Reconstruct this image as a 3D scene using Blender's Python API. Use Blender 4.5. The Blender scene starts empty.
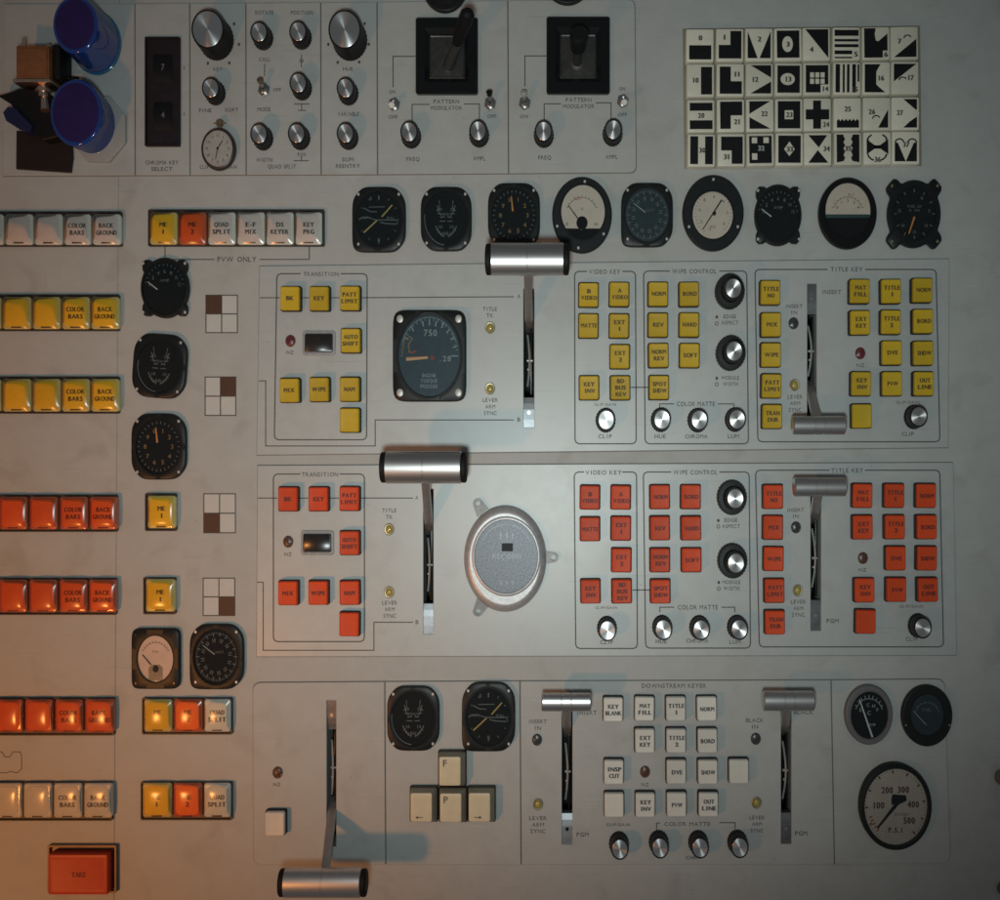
import bpy, math, random
from math import pi, sin, cos, radians
random.seed(7)
SC = bpy.context.scene
COL = SC.collection
S = 0.001            # one millimetre; the console is about one metre wide
K = 1.22             # the round controls of this console stand a little taller than wide
FX, FY, CAMZ = 560.0, 450.0, 1000.0   # point of the console straight under the camera, camera height

def WX(x): return (x - 500.0) * S
def WY(y): return (450.0 - y) * S
def at(px, py, h=0.0):
    """Console position (mm) of something seen at px,py in the photograph at height h."""
    k = (CAMZ - h) / CAMZ
    return FX + (px - FX) * k, FY + (py - FY) * k

# ---------------------------------------------------------------- camera, world, lamps
cd = bpy.data.cameras.new('camera'); cam = bpy.data.objects.new('camera', cd); COL.objects.link(cam)
cam.location = (WX(FX), WY(FY), CAMZ * S)
cam.rotation_euler = (0, 0, 0)
cd.sensor_fit = 'HORIZONTAL'; cd.sensor_width = 36.0; cd.lens = 36.0
cd.shift_x = -0.06; cd.shift_y = 0.0
cd.clip_start = 0.02; cd.clip_end = 20
cd.dof.use_dof = True; cd.dof.focus_distance = 0.93; cd.dof.aperture_fstop = 4.0
SC.camera = cam

w = bpy.data.worlds.new('World'); SC.world = w; w.use_nodes = True
bg = w.node_tree.nodes['Background']
bg.inputs['Color'].default_value = (0.92, 0.97, 1.0, 1); bg.inputs['Strength'].default_value = 0.074

def lamp(kind, name, loc, energy, color, target=None, size=0.1, **kw):
    ld = bpy.data.lights.new(name, kind); ld.energy = energy; ld.color = color
    if kind == 'AREA': ld.shape = 'DISK'; ld.size = size
    else: ld.shadow_soft_size = size
    for a, b in kw.items(): setattr(ld, a, b)
    o = bpy.data.objects.new(name, ld); COL.objects.link(o); o.location = loc
    if target:
        from mathutils import Vector
        d = Vector(target) - Vector(loc)
        o.rotation_euler = d.to_track_quat('-Z', 'Y').to_euler()
    return o
lamp('SPOT', 'overhead_lamp', (WX(532), WY(560), 1.06), 19.6, (0.865, 1.0, 0.985), (WX(540), WY(345), 0), 0.045,
     spot_size=radians(76), spot_blend=1.0)
lamp('SPOT', 'desk_lamp', (WX(-180), WY(962), 0.86), 14.9, (1.0, 0.37, 0.085), (WX(30), WY(690), 0), 0.042,
     spot_size=radians(92), spot_blend=1.0)

SC.view_settings.view_transform = 'Standard'; SC.view_settings.look = 'None'
SC.view_settings.exposure = 0.0; SC.view_settings.gamma = 1.0
SC.render.engine = 'CYCLES'
SC.cycles.max_bounces = 6; SC.cycles.transparent_max_bounces = 8
SC.cycles.caustics_reflective = False; SC.cycles.caustics_refractive = False

# ---------------------------------------------------------------- materials
MATS = {}
def mat(name, col, rough=0.5, metal=0.0, var=0.0, vscale=60.0, bump=0.0, bscale=900.0, coat=0.0, aniso=0.0,
        trans=0.0, spec=0.5, stains=0.0, rvar=0.0, tone=0.0, emit=0.0):
    m = bpy.data.materials.new(name); m.use_nodes = True
    nt = m.node_tree; b = nt.nodes['Principled BSDF']
    b.inputs['Base Color'].default_value = (*col, 1); b.inputs['Roughness'].default_value = rough
    b.inputs['Metallic'].default_value = metal; b.inputs['Specular IOR Level'].default_value = spec
    if coat: b.inputs['Coat Weight'].default_value = coat; b.inputs['Coat Roughness'].default_value = 0.06
    if trans: b.inputs['Transmission Weight'].default_value = trans
    if emit: b.inputs['Emission Color'].default_value = (*col, 1); b.inputs['Emission Strength'].default_value = emit
    tc = nt.nodes.new('ShaderNodeTexCoord')
    last = None
    if var or stains:
        n = nt.nodes.new('ShaderNodeTexNoise'); n.inputs['Scale'].default_value = vscale
        n.inputs['Detail'].default_value = 8; n.inputs['Roughness'].default_value = 0.65
        nt.links.new(tc.outputs['Object'], n.inputs['Vector'])
        r = nt.nodes.new('ShaderNodeMapRange')
        r.inputs['From Min'].default_value = 0.3; r.inputs['From Max'].default_value = 0.7
        r.inputs['To Min'].default_value = 1 - var; r.inputs['To Max'].default_value = 1 + var
        nt.links.new(n.outputs['Fac'], r.inputs['Value'])
        mx = nt.nodes.new('ShaderNodeMix'); mx.data_type = 'RGBA'; mx.blend_type = 'MULTIPLY'
        mx.inputs['Factor'].default_value = 1.0
        mx.inputs['A'].default_value = (*col, 1)
        nt.links.new(r.outputs['Result'], mx.inputs['B'])
        last = mx.outputs['Result']
        if tone:
            oi = nt.nodes.new('ShaderNodeObjectInfo'); tr_ = nt.nodes.new('ShaderNodeMapRange')
            tr_.inputs['To Min'].default_value = 1 - tone; tr_.inputs['To Max'].default_value = 1 + tone
            nt.links.new(oi.outputs['Random'], tr_.inputs['Value'])
            mt = nt.nodes.new('ShaderNodeMix'); mt.data_type = 'RGBA'; mt.blend_type = 'MULTIPLY'; mt.inputs['Factor'].default_value = 1.0
            nt.links.new(last, mt.inputs['A']); nt.links.new(tr_.outputs['Result'], mt.inputs['B']); last = mt.outputs['Result']
        if stains:
            n2 = nt.nodes.new('ShaderNodeTexNoise'); n2.inputs['Scale'].default_value = 23
            n2.inputs['Detail'].default_value = 10; n2.inputs['Distortion'].default_value = 0.7
            nt.links.new(tc.outputs['Object'], n2.inputs['Vector'])
            cr = nt.nodes.new('ShaderNodeMapRange'); cr.interpolation_type = 'SMOOTHSTEP'
            cr.inputs['From Min'].default_value = 0.52; cr.inputs['From Max'].default_value = 0.75
            cr.inputs['To Max'].default_value = stains
            nt.links.new(n2.outputs['Fac'], cr.inputs['Value'])
            m2 = nt.nodes.new('ShaderNodeMix'); m2.data_type = 'RGBA'
            nt.links.new(cr.outputs['Result'], m2.inputs['Factor'])
            nt.links.new(last, m2.inputs['A'])
            m2.inputs['B'].default_value = (col[0]*.55, col[1]*.5, col[2]*.42, 1)
            # specks of dirt
            v = nt.nodes.new('ShaderNodeTexVoronoi'); v.inputs['Scale'].default_value = 34
            nt.links.new(tc.outputs['Object'], v.inputs['Vector'])
            vr = nt.nodes.new('ShaderNodeMapRange')
            vr.inputs['From Min'].default_value = 0.035; vr.inputs['From Max'].default_value = 0.02
            vr.inputs['To Max'].default_value = 0.5
            nt.links.new(v.outputs['Distance'], vr.inputs['Value'])
            m3 = nt.nodes.new('ShaderNodeMix'); m3.data_type = 'RGBA'
            nt.links.new(vr.outputs['Result'], m3.inputs['Factor'])
            nt.links.new(m2.outputs['Result'], m3.inputs['A'])
            m3.inputs['B'].default_value = (col[0]*.45, col[1]*.42, col[2]*.38, 1)
            last = m3.outputs['Result']
            # fine scratches in two directions, in worn places only
            gate = nt.nodes.new('ShaderNodeTexNoise'); gate.inputs['Scale'].default_value = 7
            nt.links.new(tc.outputs['Object'], gate.inputs['Vector'])
            for ang, tint in ((0.5, 1.35), (-0.9, 0.55)):
                mp = nt.nodes.new('ShaderNodeMapping'); mp.inputs['Rotation'].default_value = (0, 0, ang); mp.inputs['Scale'].default_value = (16, 520, 1)
                nt.links.new(tc.outputs['Object'], mp.inputs['Vector'])
                sn = nt.nodes.new('ShaderNodeTexNoise'); sn.inputs['Scale'].default_value = 1.0; sn.inputs['Detail'].default_value = 1
                nt.links.new(mp.outputs['Vector'], sn.inputs['Vector'])
                sr_ = nt.nodes.new('ShaderNodeMapRange'); sr_.inputs['From Min'].default_value = 0.70; sr_.inputs['From Max'].default_value = 0.78
                sr_.inputs['To Max'].default_value = 0.55
                nt.links.new(sn.outputs['Fac'], sr_.inputs['Value'])
                gm = nt.nodes.new('ShaderNodeMath'); gm.operation = 'MULTIPLY'
                nt.links.new(sr_.outputs['Result'], gm.inputs[0]); nt.links.new(gate.outputs['Fac'], gm.inputs[1])
                m4 = nt.nodes.new('ShaderNodeMix'); m4.data_type = 'RGBA'
                nt.links.new(gm.outputs['Value'], m4.inputs['Factor']); nt.links.new(last, m4.inputs['A'])
                m4.inputs['B'].default_value = (min(1, col[0]*tint), min(1, col[1]*tint), min(1, col[2]*tint), 1)
                last = m4.outputs['Result']
        nt.links.new(last, b.inputs['Base Color'])
        if rvar:
            rr_ = nt.nodes.new('ShaderNodeMapRange')
            rr_.inputs['From Min'].default_value = 0.3; rr_.inputs['From Max'].default_value = 0.7
            rr_.inputs['To Min'].default_value = rough - rvar; rr_.inputs['To Max'].default_value = rough + rvar
            nt.links.new(n.outputs['Fac'], rr_.inputs['Value']); nt.links.new(rr_.outputs['Result'], b.inputs['Roughness'])
    if bump:
        n = nt.nodes.new('ShaderNodeTexNoise'); n.inputs['Scale'].default_value = bscale; n.inputs['Detail'].default_value = 3
        nt.links.new(tc.outputs['Object'], n.inputs['Vector'])
        bp = nt.nodes.new('ShaderNodeBump'); bp.inputs['Strength'].default_value = bump
        bp.inputs['Distance'].default_value = 0.0004
        nt.links.new(n.outputs['Fac'], bp.inputs['Height']); nt.links.new(bp.outputs['Normal'], b.inputs['Normal'])
    if aniso:
        b.inputs['Anisotropic'].default_value = aniso; b.inputs['Anisotropic Rotation'].default_value = 0.25
        t = nt.nodes.new('ShaderNodeTangent'); t.direction_type = 'RADIAL'; t.axis = 'Z'
        nt.links.new(t.outputs['Tangent'], b.inputs['Tangent'])
    MATS[name] = m
    return m

def glassy(name, tint, rough=0.03, ior=1.5):
    m = bpy.data.materials.new(name); m.use_nodes = True; nt = m.node_tree; nt.nodes.clear()
    o = nt.nodes.new('ShaderNodeOutputMaterial'); tr = nt.nodes.new('ShaderNodeBsdfTransparent')
    tr.inputs['Color'].default_value = (*tint, 1)
    g = nt.nodes.new('ShaderNodeBsdfGlossy'); g.inputs['Roughness'].default_value = rough
    lw = nt.nodes.new('ShaderNodeFresnel'); lw.inputs['IOR'].default_value = ior
    mx = nt.nodes.new('ShaderNodeMixShader')
    nt.links.new(lw.outputs['Fac'], mx.inputs['Fac']); nt.links.new(tr.outputs[0], mx.inputs[1]); nt.links.new(g.outputs[0], mx.inputs[2])
    nt.links.new(mx.outputs[0], o.inputs['Surface'])
    MATS[name] = m
    return m

M_console = mat('beige_grey_paint', (0.43, 0.435, 0.42), 0.5, var=0.045, vscale=45, bump=0.04, bscale=1200, stains=0.26, rvar=0.02, spec=.3)
M_plate = mat('beige_panel_paint', (0.44, 0.445, 0.43), 0.5, var=0.045, vscale=50, bump=0.04, bscale=1200, stains=0.2, rvar=0.02, spec=.3)
M_alu = mat('silver_grey_panel', (0.455, 0.47, 0.46), 0.42, metal=0.12, var=0.035, vscale=70, bump=0.03, bscale=1500, stains=0.16, rvar=0.015)
M_ink = mat('dark_brown_ink', (0.075, 0.066, 0.062), 0.6)
M_inkr = mat('dark_red_ink', (0.13, 0.018, 0.012), 0.6)
M_inky = mat('umber_ink', (0.10, 0.055, 0.012), 0.6)
M_qpale = mat('pale_print', (0.53, 0.53, 0.51), 0.55, var=.04, vscale=100)
M_brown = mat('brown_print', (0.075, 0.030, 0.015), 0.6, var=0.15, vscale=300)
M_yel = mat('yellow_button_plastic', (0.56, 0.372, 0.016), 0.5, spec=.35, var=0.06, vscale=120, tone=.10)
M_red = mat('red_button_plastic', (0.64, 0.066, 0.012), 0.5, spec=.3, var=0.06, vscale=120, tone=.10)
M_white = mat('white_button_plastic', (0.70, 0.67, 0.60), 0.42, var=0.05, vscale=120, tone=.10)
M_cream = mat('cream_tile_plastic', (0.68, 0.645, 0.53), 0.45, var=0.05, vscale=120, tone=.10)
M_key = mat('ivory_key_plastic', (0.66, 0.58, 0.40), 0.45, var=0.06, vscale=90)
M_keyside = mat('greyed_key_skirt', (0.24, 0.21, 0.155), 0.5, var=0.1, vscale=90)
M_blk = mat('black_plastic', (0.008, 0.008, 0.009), 0.5, spec=.25, var=0.15, vscale=150)
M_blkgloss = mat('black_gloss', (0.008, 0.009, 0.010), 0.25, spec=.3, var=0.1, vscale=150)
M_knob = mat('black_knob', (0.010, 0.010, 0.011), 0.45, spec=.3)
M_case = mat('black_gauge_enamel', (0.010, 0.012, 0.013), 0.42, spec=.3, var=0.2, vscale=200, bump=0.08, bscale=1500)
M_dial = mat('black_dial', (0.006, 0.008, 0.009), 0.7, spec=.2, var=0.2, vscale=200)
M_teal = mat('teal_dark_dial', (0.008, 0.025, 0.03), 0.55, var=0.2, vscale=150)
M_blue = mat('blue_dark_dial', (0.015, 0.042, 0.060), 0.5, var=0.2, vscale=150)
M_slate = mat('slate_dark_dial', (0.018, 0.03, 0.04), 0.5, var=0.2, vscale=150)
M_face = mat('cream_dial', (0.74, 0.59, 0.48), 0.5, var=0.06, vscale=80)
M_facep = mat('aged_pink_dial', (0.74, 0.56, 0.47), 0.5, var=0.1, vscale=80)
M_facew = mat('warm_cream_dial', (0.60, 0.47, 0.39), 0.5, var=0.1, vscale=80)
M_faint = mat('faded_dial_print', (0.15, 0.165, 0.165), 0.6, var=0.4, vscale=400)
M_pale = mat('pale_dial_print', (0.34, 0.37, 0.37), 0.6, var=0.25, vscale=400)
M_gold = mat('amber_dial_print', (0.26, 0.16, 0.055), 0.6, var=0.25, vscale=400)
M_orange = mat('orange_needle_paint', (0.75, 0.30, 0.08), 0.5)
M_yneedle = mat('yellow_needle_paint', (0.50, 0.36, 0.10), 0.5)
M_wneedle = mat('white_needle_paint', (0.72, 0.72, 0.68), 0.5)
M_spun = mat('spun_aluminium', (0.88, 0.87, 0.86), 0.34, metal=1.0, aniso=0.82)
M_steel = mat('brushed_steel', (0.52, 0.50, 0.49), 0.30, metal=1.0, var=0.05, vscale=200)
M_grip = mat('satin_grip_metal', (0.62, 0.60, 0.59), 0.36, metal=1.0, var=0.02, vscale=150)
M_arm = mat('worn_lever_metal', (0.50, 0.46, 0.44), 0.42, metal=0.9, var=0.1, vscale=150)
M_screw = mat('bright_screw', (0.55, 0.54, 0.51), 0.45, metal=0.4)
M_led_r = mat('dark_red_jewel', (0.13, 0.025, 0.03), 0.35, var=0.6, vscale=500)
M_led_b = mat('brown_jewel', (0.10, 0.045, 0.03), 0.35, var=0.6, vscale=500)
M_led_k = mat('dark_grey_jewel', (0.045, 0.05, 0.05), 0.3, var=0.6, vscale=500)
M_led_y = mat('amber_jewel', (0.40, 0.33, 0.08), 0.3, coat=0.5)
M_brass = mat('dull_brass', (0.38, 0.33, 0.20), 0.4, metal=0.8, var=0.2, vscale=300)
M_screen = mat('dark_display', (0.022, 0.020, 0.020), 0.25, var=0.2, vscale=300)
M_bezgrey = mat('grey_display_bezel', (0.30, 0.31, 0.32), 0.5, var=0.15, vscale=300)
M_house = mat('dark_brown_housing', (0.045, 0.036, 0.03), 0.45, var=0.2, vscale=150)
M_ins_y = mat('yellow_insert', (0.78, 0.44, 0.02), 0.5, var=0.08, vscale=150, tone=.10, emit=0.05)
M_ins_r = mat('red_orange_insert', (0.70, 0.125, 0.02), 0.5, var=0.08, vscale=150, tone=.10, emit=0.045)
M_ins_o = mat('orange_insert', (0.80, 0.17, 0.02), 0.5, var=0.08, vscale=150, tone=.10, emit=0.08)
M_ins_w = mat('pale_insert', (0.72, 0.59, 0.53), 0.5, var=0.06, vscale=150)
M_ins_g = mat('greyed_insert', (0.62, 0.55, 0.43), 0.5, var=0.06, vscale=150, tone=.10, emit=0.04)
M_take = mat('deep_red_key', (0.46, 0.032, 0.006), 0.45, var=0.08, vscale=100)
M_wcase = mat('dark_watch_case', (0.06, 0.045, 0.04), 0.4, metal=.5, var=.2, vscale=100)
M_bronze = mat('bronze_bezel', (0.20, 0.14, 0.10), 0.4, metal=0.4, var=0.15, vscale=100)
M_blens = mat('blue_lens', (0.008, 0.048, 0.28), 0.12, trans=0.12, coat=0.9)
M_bteal = mat('teal_lens_wall', (0.010, 0.15, 0.27), 0.12, trans=0.15, coat=0.5)
M_bface = mat('violet_blue_lens_face', (0.020, 0.006, 0.085), 0.4, coat=0.15, var=.25, vscale=60, bump=.1, bscale=200)
M_clear = mat('milky_nut_plastic', (0.50, 0.50, 0.49), 0.25, trans=0.3)
M_bake = mat('brown_bakelite', (0.22, 0.085, 0.03), 0.42, var=0.2, vscale=100)
M_copper = mat('copper_metal', (0.80, 0.58, 0.46), 0.28, metal=1.0, var=0.2, vscale=200)
M_navy = mat('dark_navy_plastic', (0.012, 0.012, 0.06), 0.2, coat=0.4)
M_thumb = mat('dark_plum_plastic', (0.018, 0.013, 0.016), 0.5, spec=.3, var=0.2, vscale=120)
M_dkbrown = mat('dark_brown_plate', (0.020, 0.013, 0.012), 0.5, spec=.3, var=0.2, vscale=120)
M_pewter = mat('cast_pewter', (0.47, 0.455, 0.455), 0.42, metal=0.45, var=0.15, vscale=260, bump=0.12, bscale=600)
M_lug = mat('dull_lug_metal', (0.17, 0.16, 0.155), 0.45, metal=.5, var=.2, vscale=200)
M_wornlet = mat('worn_raised_metal', (0.27, 0.28, 0.295), 0.46, metal=0.35, var=0.35, vscale=500)
M_pewd = mat('speckled_pewter_face', (0.14, 0.15, 0.168), 0.44, metal=0.4, var=0.45, vscale=600, bump=0.12, bscale=900)
M_chrome = mat('dull_chrome', (0.17, 0.165, 0.165), 0.45, metal=0.4)
M_rubber = mat('black_rubber', (0.008, 0.008, 0.009), 0.6, spec=.2, var=0.2, vscale=200)
M_tray = mat('black_tray', (0.01, 0.01, 0.01), 0.8)
M_glass = glassy('clear_gauge_glass', (0.94, 0.95, 0.95))
M_cov_y = glassy('yellow_clear_cover', (0.97, 0.93, 0.75), 0.19, 1.46)
M_cov_r = glassy('red_clear_cover', (0.98, 0.80, 0.72), 0.19, 1.46)
M_cov_w = glassy('clear_cover', (0.95, 0.95, 0.94), 0.19, 1.46)

# ---------------------------------------------------------------- glyphs (built-in font, turned into flat shapes once)
GL = {}
def glyph(ch):
    if ch not in GL:
        cu = bpy.data.curves.new('glyph', 'FONT'); cu.body = ch; cu.resolution_u = 2; cu.offset = 0.0 if ch in 'MNWKRAV' else 0.010
        ob = bpy.data.objects.new('glyph', cu)
        COL.objects.link(ob)
        dg = bpy.context.evaluated_depsgraph_get()
        me = bpy.data.meshes.new_from_object(ob.evaluated_get(dg))
        vs = [(v.co.x, v.co.y) for v in me.vertices]; fs = [tuple(p.vertices) for p in me.polygons]
        x0 = min((v[0] for v in vs), default=0); x1 = max((v[0] for v in vs), default=0.3)
        GL[ch] = ([(x - x0, y) for x, y in vs], fs, x1 - x0)
        bpy.data.objects.remove(ob); bpy.data.curves.remove(cu); bpy.data.meshes.remove(me)
    return GL[ch]

# ---------------------------------------------------------------- mesh builder (local millimetres, x right, y up, z towards the viewer)
class MB:
    def __init__(s): s.v = []; s.f = []; s.m = []
    def add(s, vs, fs, mi=0):
        b = len(s.v); s.v += [tuple(p) for p in vs]
        for f in fs: s.f.append(tuple(b + i for i in f)); s.m.append(mi)
    def loft(s, loops, c0=False, c1=True, mi=0):
        n = len(loops[0]); vs = [p for l in loops for p in l]; fs = []
        for k in range(len(loops) - 1):
            for i in range(n):
                j = (i + 1) % n
                fs.append((k*n+i, k*n+j, (k+1)*n+j, (k+1)*n+i))
        if c0: fs.append(tuple(reversed(range(n))))
        if c1: fs.append(tuple(range((len(loops)-1)*n, len(loops)*n)))
        s.add(vs, fs, mi); return s
    def poly(s, pts, z, mi=0):
        a = sum(pts[i][0]*pts[(i+1) % len(pts)][1] - pts[(i+1) % len(pts)][0]*pts[i][1] for i in range(len(pts)))
        if a < 0: pts = list(reversed(pts))
        s.add([(x, y, z) for x, y in pts], [tuple(range(len(pts)))], mi); return s
    def box(s, x0, x1, y0, y1, z0, z1, bev=0.0, mi=0):
        cx, cy = (x0+x1)/2, (y0+y1)/2; W, H = x1-x0, y1-y0
        o = lambda i, z: [(cx+a, cy+b, z) for a, b in rr(W-2*i, H-2*i, max(bev, .05), 2)]
        s.loft([o(0, z0), o(0, z1-bev), o(bev*.3, z1-bev*.3), o(bev, z1)] if bev else [o(0, z0), o(0, z1)], True); return s
    def line(s, pts, wd, z, mi=0, closed=False):
        n = len(pts); L = []; R = []
        for i in range(n):
            p = pts[i]
            a = pts[i-1] if (i or closed) else None
            b = pts[(i+1) % n] if (i < n-1 or closed) else None
            def nrm(u, v):
                dx, dy = v[0]-u[0], v[1]-u[1]; l = math.hypot(dx, dy) or 1
                return (-dy/l, dx/l)
            if a and b:
                n1, n2 = nrm(a, p), nrm(p, b); mx, my = n1[0]+n2[0], n1[1]+n2[1]
                d = max(0.4, (mx*n1[0]+my*n1[1])); k = 1/d if d else 1
                nx, ny = mx*k, my*k
            else:
                nx, ny = nrm(a, p) if a else nrm(p, b)
            L.append((p[0]+nx*wd/2, p[1]+ny*wd/2, z)); R.append((p[0]-nx*wd/2, p[1]-ny*wd/2, z))
        fs = [(n+i, n+i+1, i+1, i) for i in range(n-1)]
        if closed: fs.append((2*n-1, n, 0, n-1))
        s.add(L+R, fs, mi); return s
    def text(s, txt, cx, cy, h, z, wd=None, mi=0, ang=0.0, sp=0.13, bold=0.0):
        """one line, centred; h = cap height, wd = total width."""
        x = 0.0; parts = []
        for ch in txt:
            if ch == ' ': x += 0.42; continue
            vs, fs, w_ = glyph(ch); g_ = max(0, .36-w_); parts.append((x+g_/2, vs, fs)); x += w_ + g_ + sp
        tw = max(x - sp, .05); sy = h / 0.70
        sx = min(wd / tw, sy * 1.05) if wd else sy * 0.72
        ca, sa = cos(ang), sin(ang)
        for x0, vs, fs in parts:
            q = []
            for a, b in vs:
                lx, ly = (x0 + a - tw/2) * sx, (b - 0.35) * sy
                q.append((cx + lx*ca - ly*sa, cy + lx*sa + ly*ca, z))
            s.add(q, fs, mi)
            if bold: s.add([(a+bold*sx*ca, b_+bold*sx*sa, z+.015) for a, b_, _ in q], fs, mi)
        return s
    def tube(s, p, q, r0, r1=None, n=10, mi=0, ky=1.0):
        from mathutils import Vector
        p, q = Vector(p), Vector(q); d = (q-p).normalized()
        u = d.orthogonal().normalized(); v = d.cross(u); r1 = r0 if r1 is None else r1
        A = [p + (u*cos(2*pi*i/n) + v*sin(2*pi*i/n))*r0 for i in range(n)]
        B = [q + (u*cos(2*pi*i/n) + v*sin(2*pi*i/n))*r1 for i in range(n)]
        s.loft([A, B], True, True, mi); return s
    def dome(s, rx, ry, h, z, n=16, k=4, cx=0, cy=0, mi=0):
        L = []
        for i in range(k):
            a = (pi/2) * i / k
            L.append([(cx+x*cos(a), cy+y*cos(a), z+h*sin(a)) for x, y in ell(rx, ry, n)])
        s.loft(L, False, True, mi); return s
    def mesh(s, name, mats, ang=32):
        me = bpy.data.meshes.new(name)
        me.from_pydata([(x*S, y*S, z*S) for x, y, z in s.v], [], s.f)
        for m in (mats if isinstance(mats, (list, tuple)) else [mats]): me.materials.append(m)
        if any(s.m): me.polygons.foreach_set('material_index', s.m)
        me.shade_smooth(); me.set_sharp_from_angle(angle=radians(ang)); me.update()
        return me
    def build(s, name, mats, parent=None, loc=None, ang=32):
        return link(name, s.mesh(name, mats, ang), parent, loc)

def link(name, me, parent=None, loc=None):
    o = bpy.data.objects.new(name, me); COL.objects.link(o)
    if parent is not None: o.parent = parent
    if loc is not None: o.location = loc
    return o

def rr(w_, h_, r, n=4):
    r = min(r, w_/2*.999, h_/2*.999); P = []
    for cx, cy, a0 in ((w_/2-r, -h_/2+r, -pi/2), (w_/2-r, h_/2-r, 0), (-w_/2+r, h_/2-r, pi/2), (-w_/2+r, -h_/2+r, pi)):
        for i in range(n+1):
            a = a0 + pi/2*i/n; P.append((cx+r*cos(a), cy+r*sin(a)))
    return P
def ell(rx, ry, n=32, a0=0.0): return [(rx*cos(a0+2*pi*i/n), ry*sin(a0+2*pi*i/n)) for i in range(n)]
def lev(pts, z, k=1.0, dx=0, dy=0): return [(x*k+dx, y*k+dy, z) for x, y in pts]

def thing(name, label, cat, x, y, z=0.0, group=None, rz=0.0):
    o = bpy.data.objects.new(name, None); COL.objects.link(o); o.empty_display_size = 0.01
    o.location = (WX(x), WY(y), z*S); o.rotation_euler = (0, 0, rz)
    tag(o, label, cat, group); return o
def tag(o, label=None, cat=None, group=None, kind=None):
    if label: o['label'] = label
    if cat: o['category'] = cat
    if group: o['group'] = group
    if kind: o['kind'] = kind
    return o

PZ = 2.0   # top of the panel plates above the console (mm)

# ---------------------------------------------------------------- the console top (two sheets with slots cut for the levers)
SLOTS = dict(yellow=(523.6, 534.2, 289, 427.5), red=(423.6, 433.6, 489, 634), low=(327, 336.6, 700, 846),
             yt=(806.8, 816.2, 284, 418), rt=(810.2, 820.6, 490, 630.5), dl=(561.8, 572.4, 704, 844), dr=(780.6, 791, 704, 843.4))
import bmesh
def sheet_with_holes(name, outer, holes, z, thick, material, parent=None, kind=None):
    """flat plate (console mm coordinates) with openings, side walls and a small edge round."""
    bm = bmesh.new()
    def ring(pts, zz): return [bm.verts.new((WX(x), WY(y), zz*S)) for x, y in pts]
    def cyc(vs): return [bm.edges.new((vs[i], vs[(i+1) % len(vs)])) for i in range(len(vs))]
    es = []; walls = []
    def inset(pts, d):   # towards the centre (outer) / away (hole, d<0)
        cx = sum(p[0] for p in pts)/len(pts); cy = sum(p[1] for p in pts)/len(pts)
        return [(x - d*(1 if x > cx else -1), y - d*(1 if y > cy else -1)) for x, y in pts]
    for pts, d in [(outer, .45)] + [(h, -.35) for h in holes]:
        top = ring(inset(pts, d), z); es += cyc(top)
        mid = ring(pts, z-.4); bot = ring(pts, z-thick)
        walls.append((top, mid)); walls.append((mid, bot))
    bmesh.ops.triangle_fill(bm, use_beauty=True, use_dissolve=False, edges=es)
    for A, B in walls:
        for i in range(len(A)):
            j = (i+1) % len(A); bm.faces.new((A[i], A[j], B[j], B[i]))
    bmesh.ops.recalc_face_normals(bm, faces=bm.faces)
    up = [f for f in bm.faces if abs(f.normal.z) > .99]
    if up and sum(f.normal.z for f in up) < 0: bmesh.ops.reverse_faces(bm, faces=bm.faces)
    me = bpy.data.meshes.new(name); bm.to_mesh(me); bm.free(); me.materials.append(material)
    me.shade_smooth(); me.set_sharp_from_angle(angle=radians(25))
    o = link(name, me, parent)
    if kind: o['kind'] = kind
    return o
def rect(x0, x1, y0, y1): return [(x0, y1), (x1, y1), (x1, y0), (x0, y0)]
def quad_round(tl, tr, br, bl, r=(0, 0, 0, 0), n=5):
    P = []; C = [tl, tr, br, bl]
    for i in range(4):
        p, a, b = C[i], C[i-1], C[(i+1) % 4]; k = r[i]
        if not k: P.append(p); continue
        def mv(u): l = math.hypot(u[0]-p[0], u[1]-p[1]); return (p[0]+(u[0]-p[0])*k/l, p[1]+(u[1]-p[1])*k/l)
        s_, e = mv(a), mv(b)
        for j in range(n+1):
            t = j/n; P.append(((1-t)**2*s_[0]+2*t*(1-t)*p[0]+t*t*e[0], (1-t)**2*s_[1]+2*t*(1-t)*p[1]+t*t*e[1]))
    return P
EXT = 330
console = sheet_with_holes('console_top', [(121.6, -EXT), (1000+EXT, -EXT), (1000+EXT, 900+EXT), (112, 900+EXT)],
                           [rect(a-1, b+1, c-1, d+1) for a, b, c, d in SLOTS.values()], 0, 30, M_console, kind='structure')
wing = sheet_with_holes('console_wing', [(-EXT, -EXT), (121.4, -EXT), (111.8, 900+EXT), (-EXT, 900+EXT)], [], 0, 30, M_console, kind='structure')
tray = MB().box(-EXT-500, 500+EXT, -450-EXT, 450+EXT, -75, -70).build('console_floor', M_tray); tray['kind'] = 'structure'

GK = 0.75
M_gap_shade = mat('gap_shade_tone', (0.17, 0.15, 0.135), 0.6)  # dark tone for the shaded gap line round the panels
def panel(label, corners, slots=(), m=M_plate, r=(0, 0, 0, 0), name='console_section'):
    o = sheet_with_holes(name, quad_round(*corners, r=r), [rect(*SLOTS[k]) for k in slots], PZ, PZ, m)
    cx = sum(c[0] for c in corners)/4; cy = sum(c[1] for c in corners)/4
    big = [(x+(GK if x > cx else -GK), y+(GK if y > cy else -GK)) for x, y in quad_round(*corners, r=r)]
    sheet_with_holes('gap_shade_sheet', big, [rect(a-.6, b_+.6, c-.6, d+.6) for a, b_, c, d in [SLOTS[k] for k in slots]], .35, .3, M_gap_shade, o)  # dark sheet added under the panel to draw its edge shadow line
    return tag(o, label, 'control panel', 'panels set into the mixing console')

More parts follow.
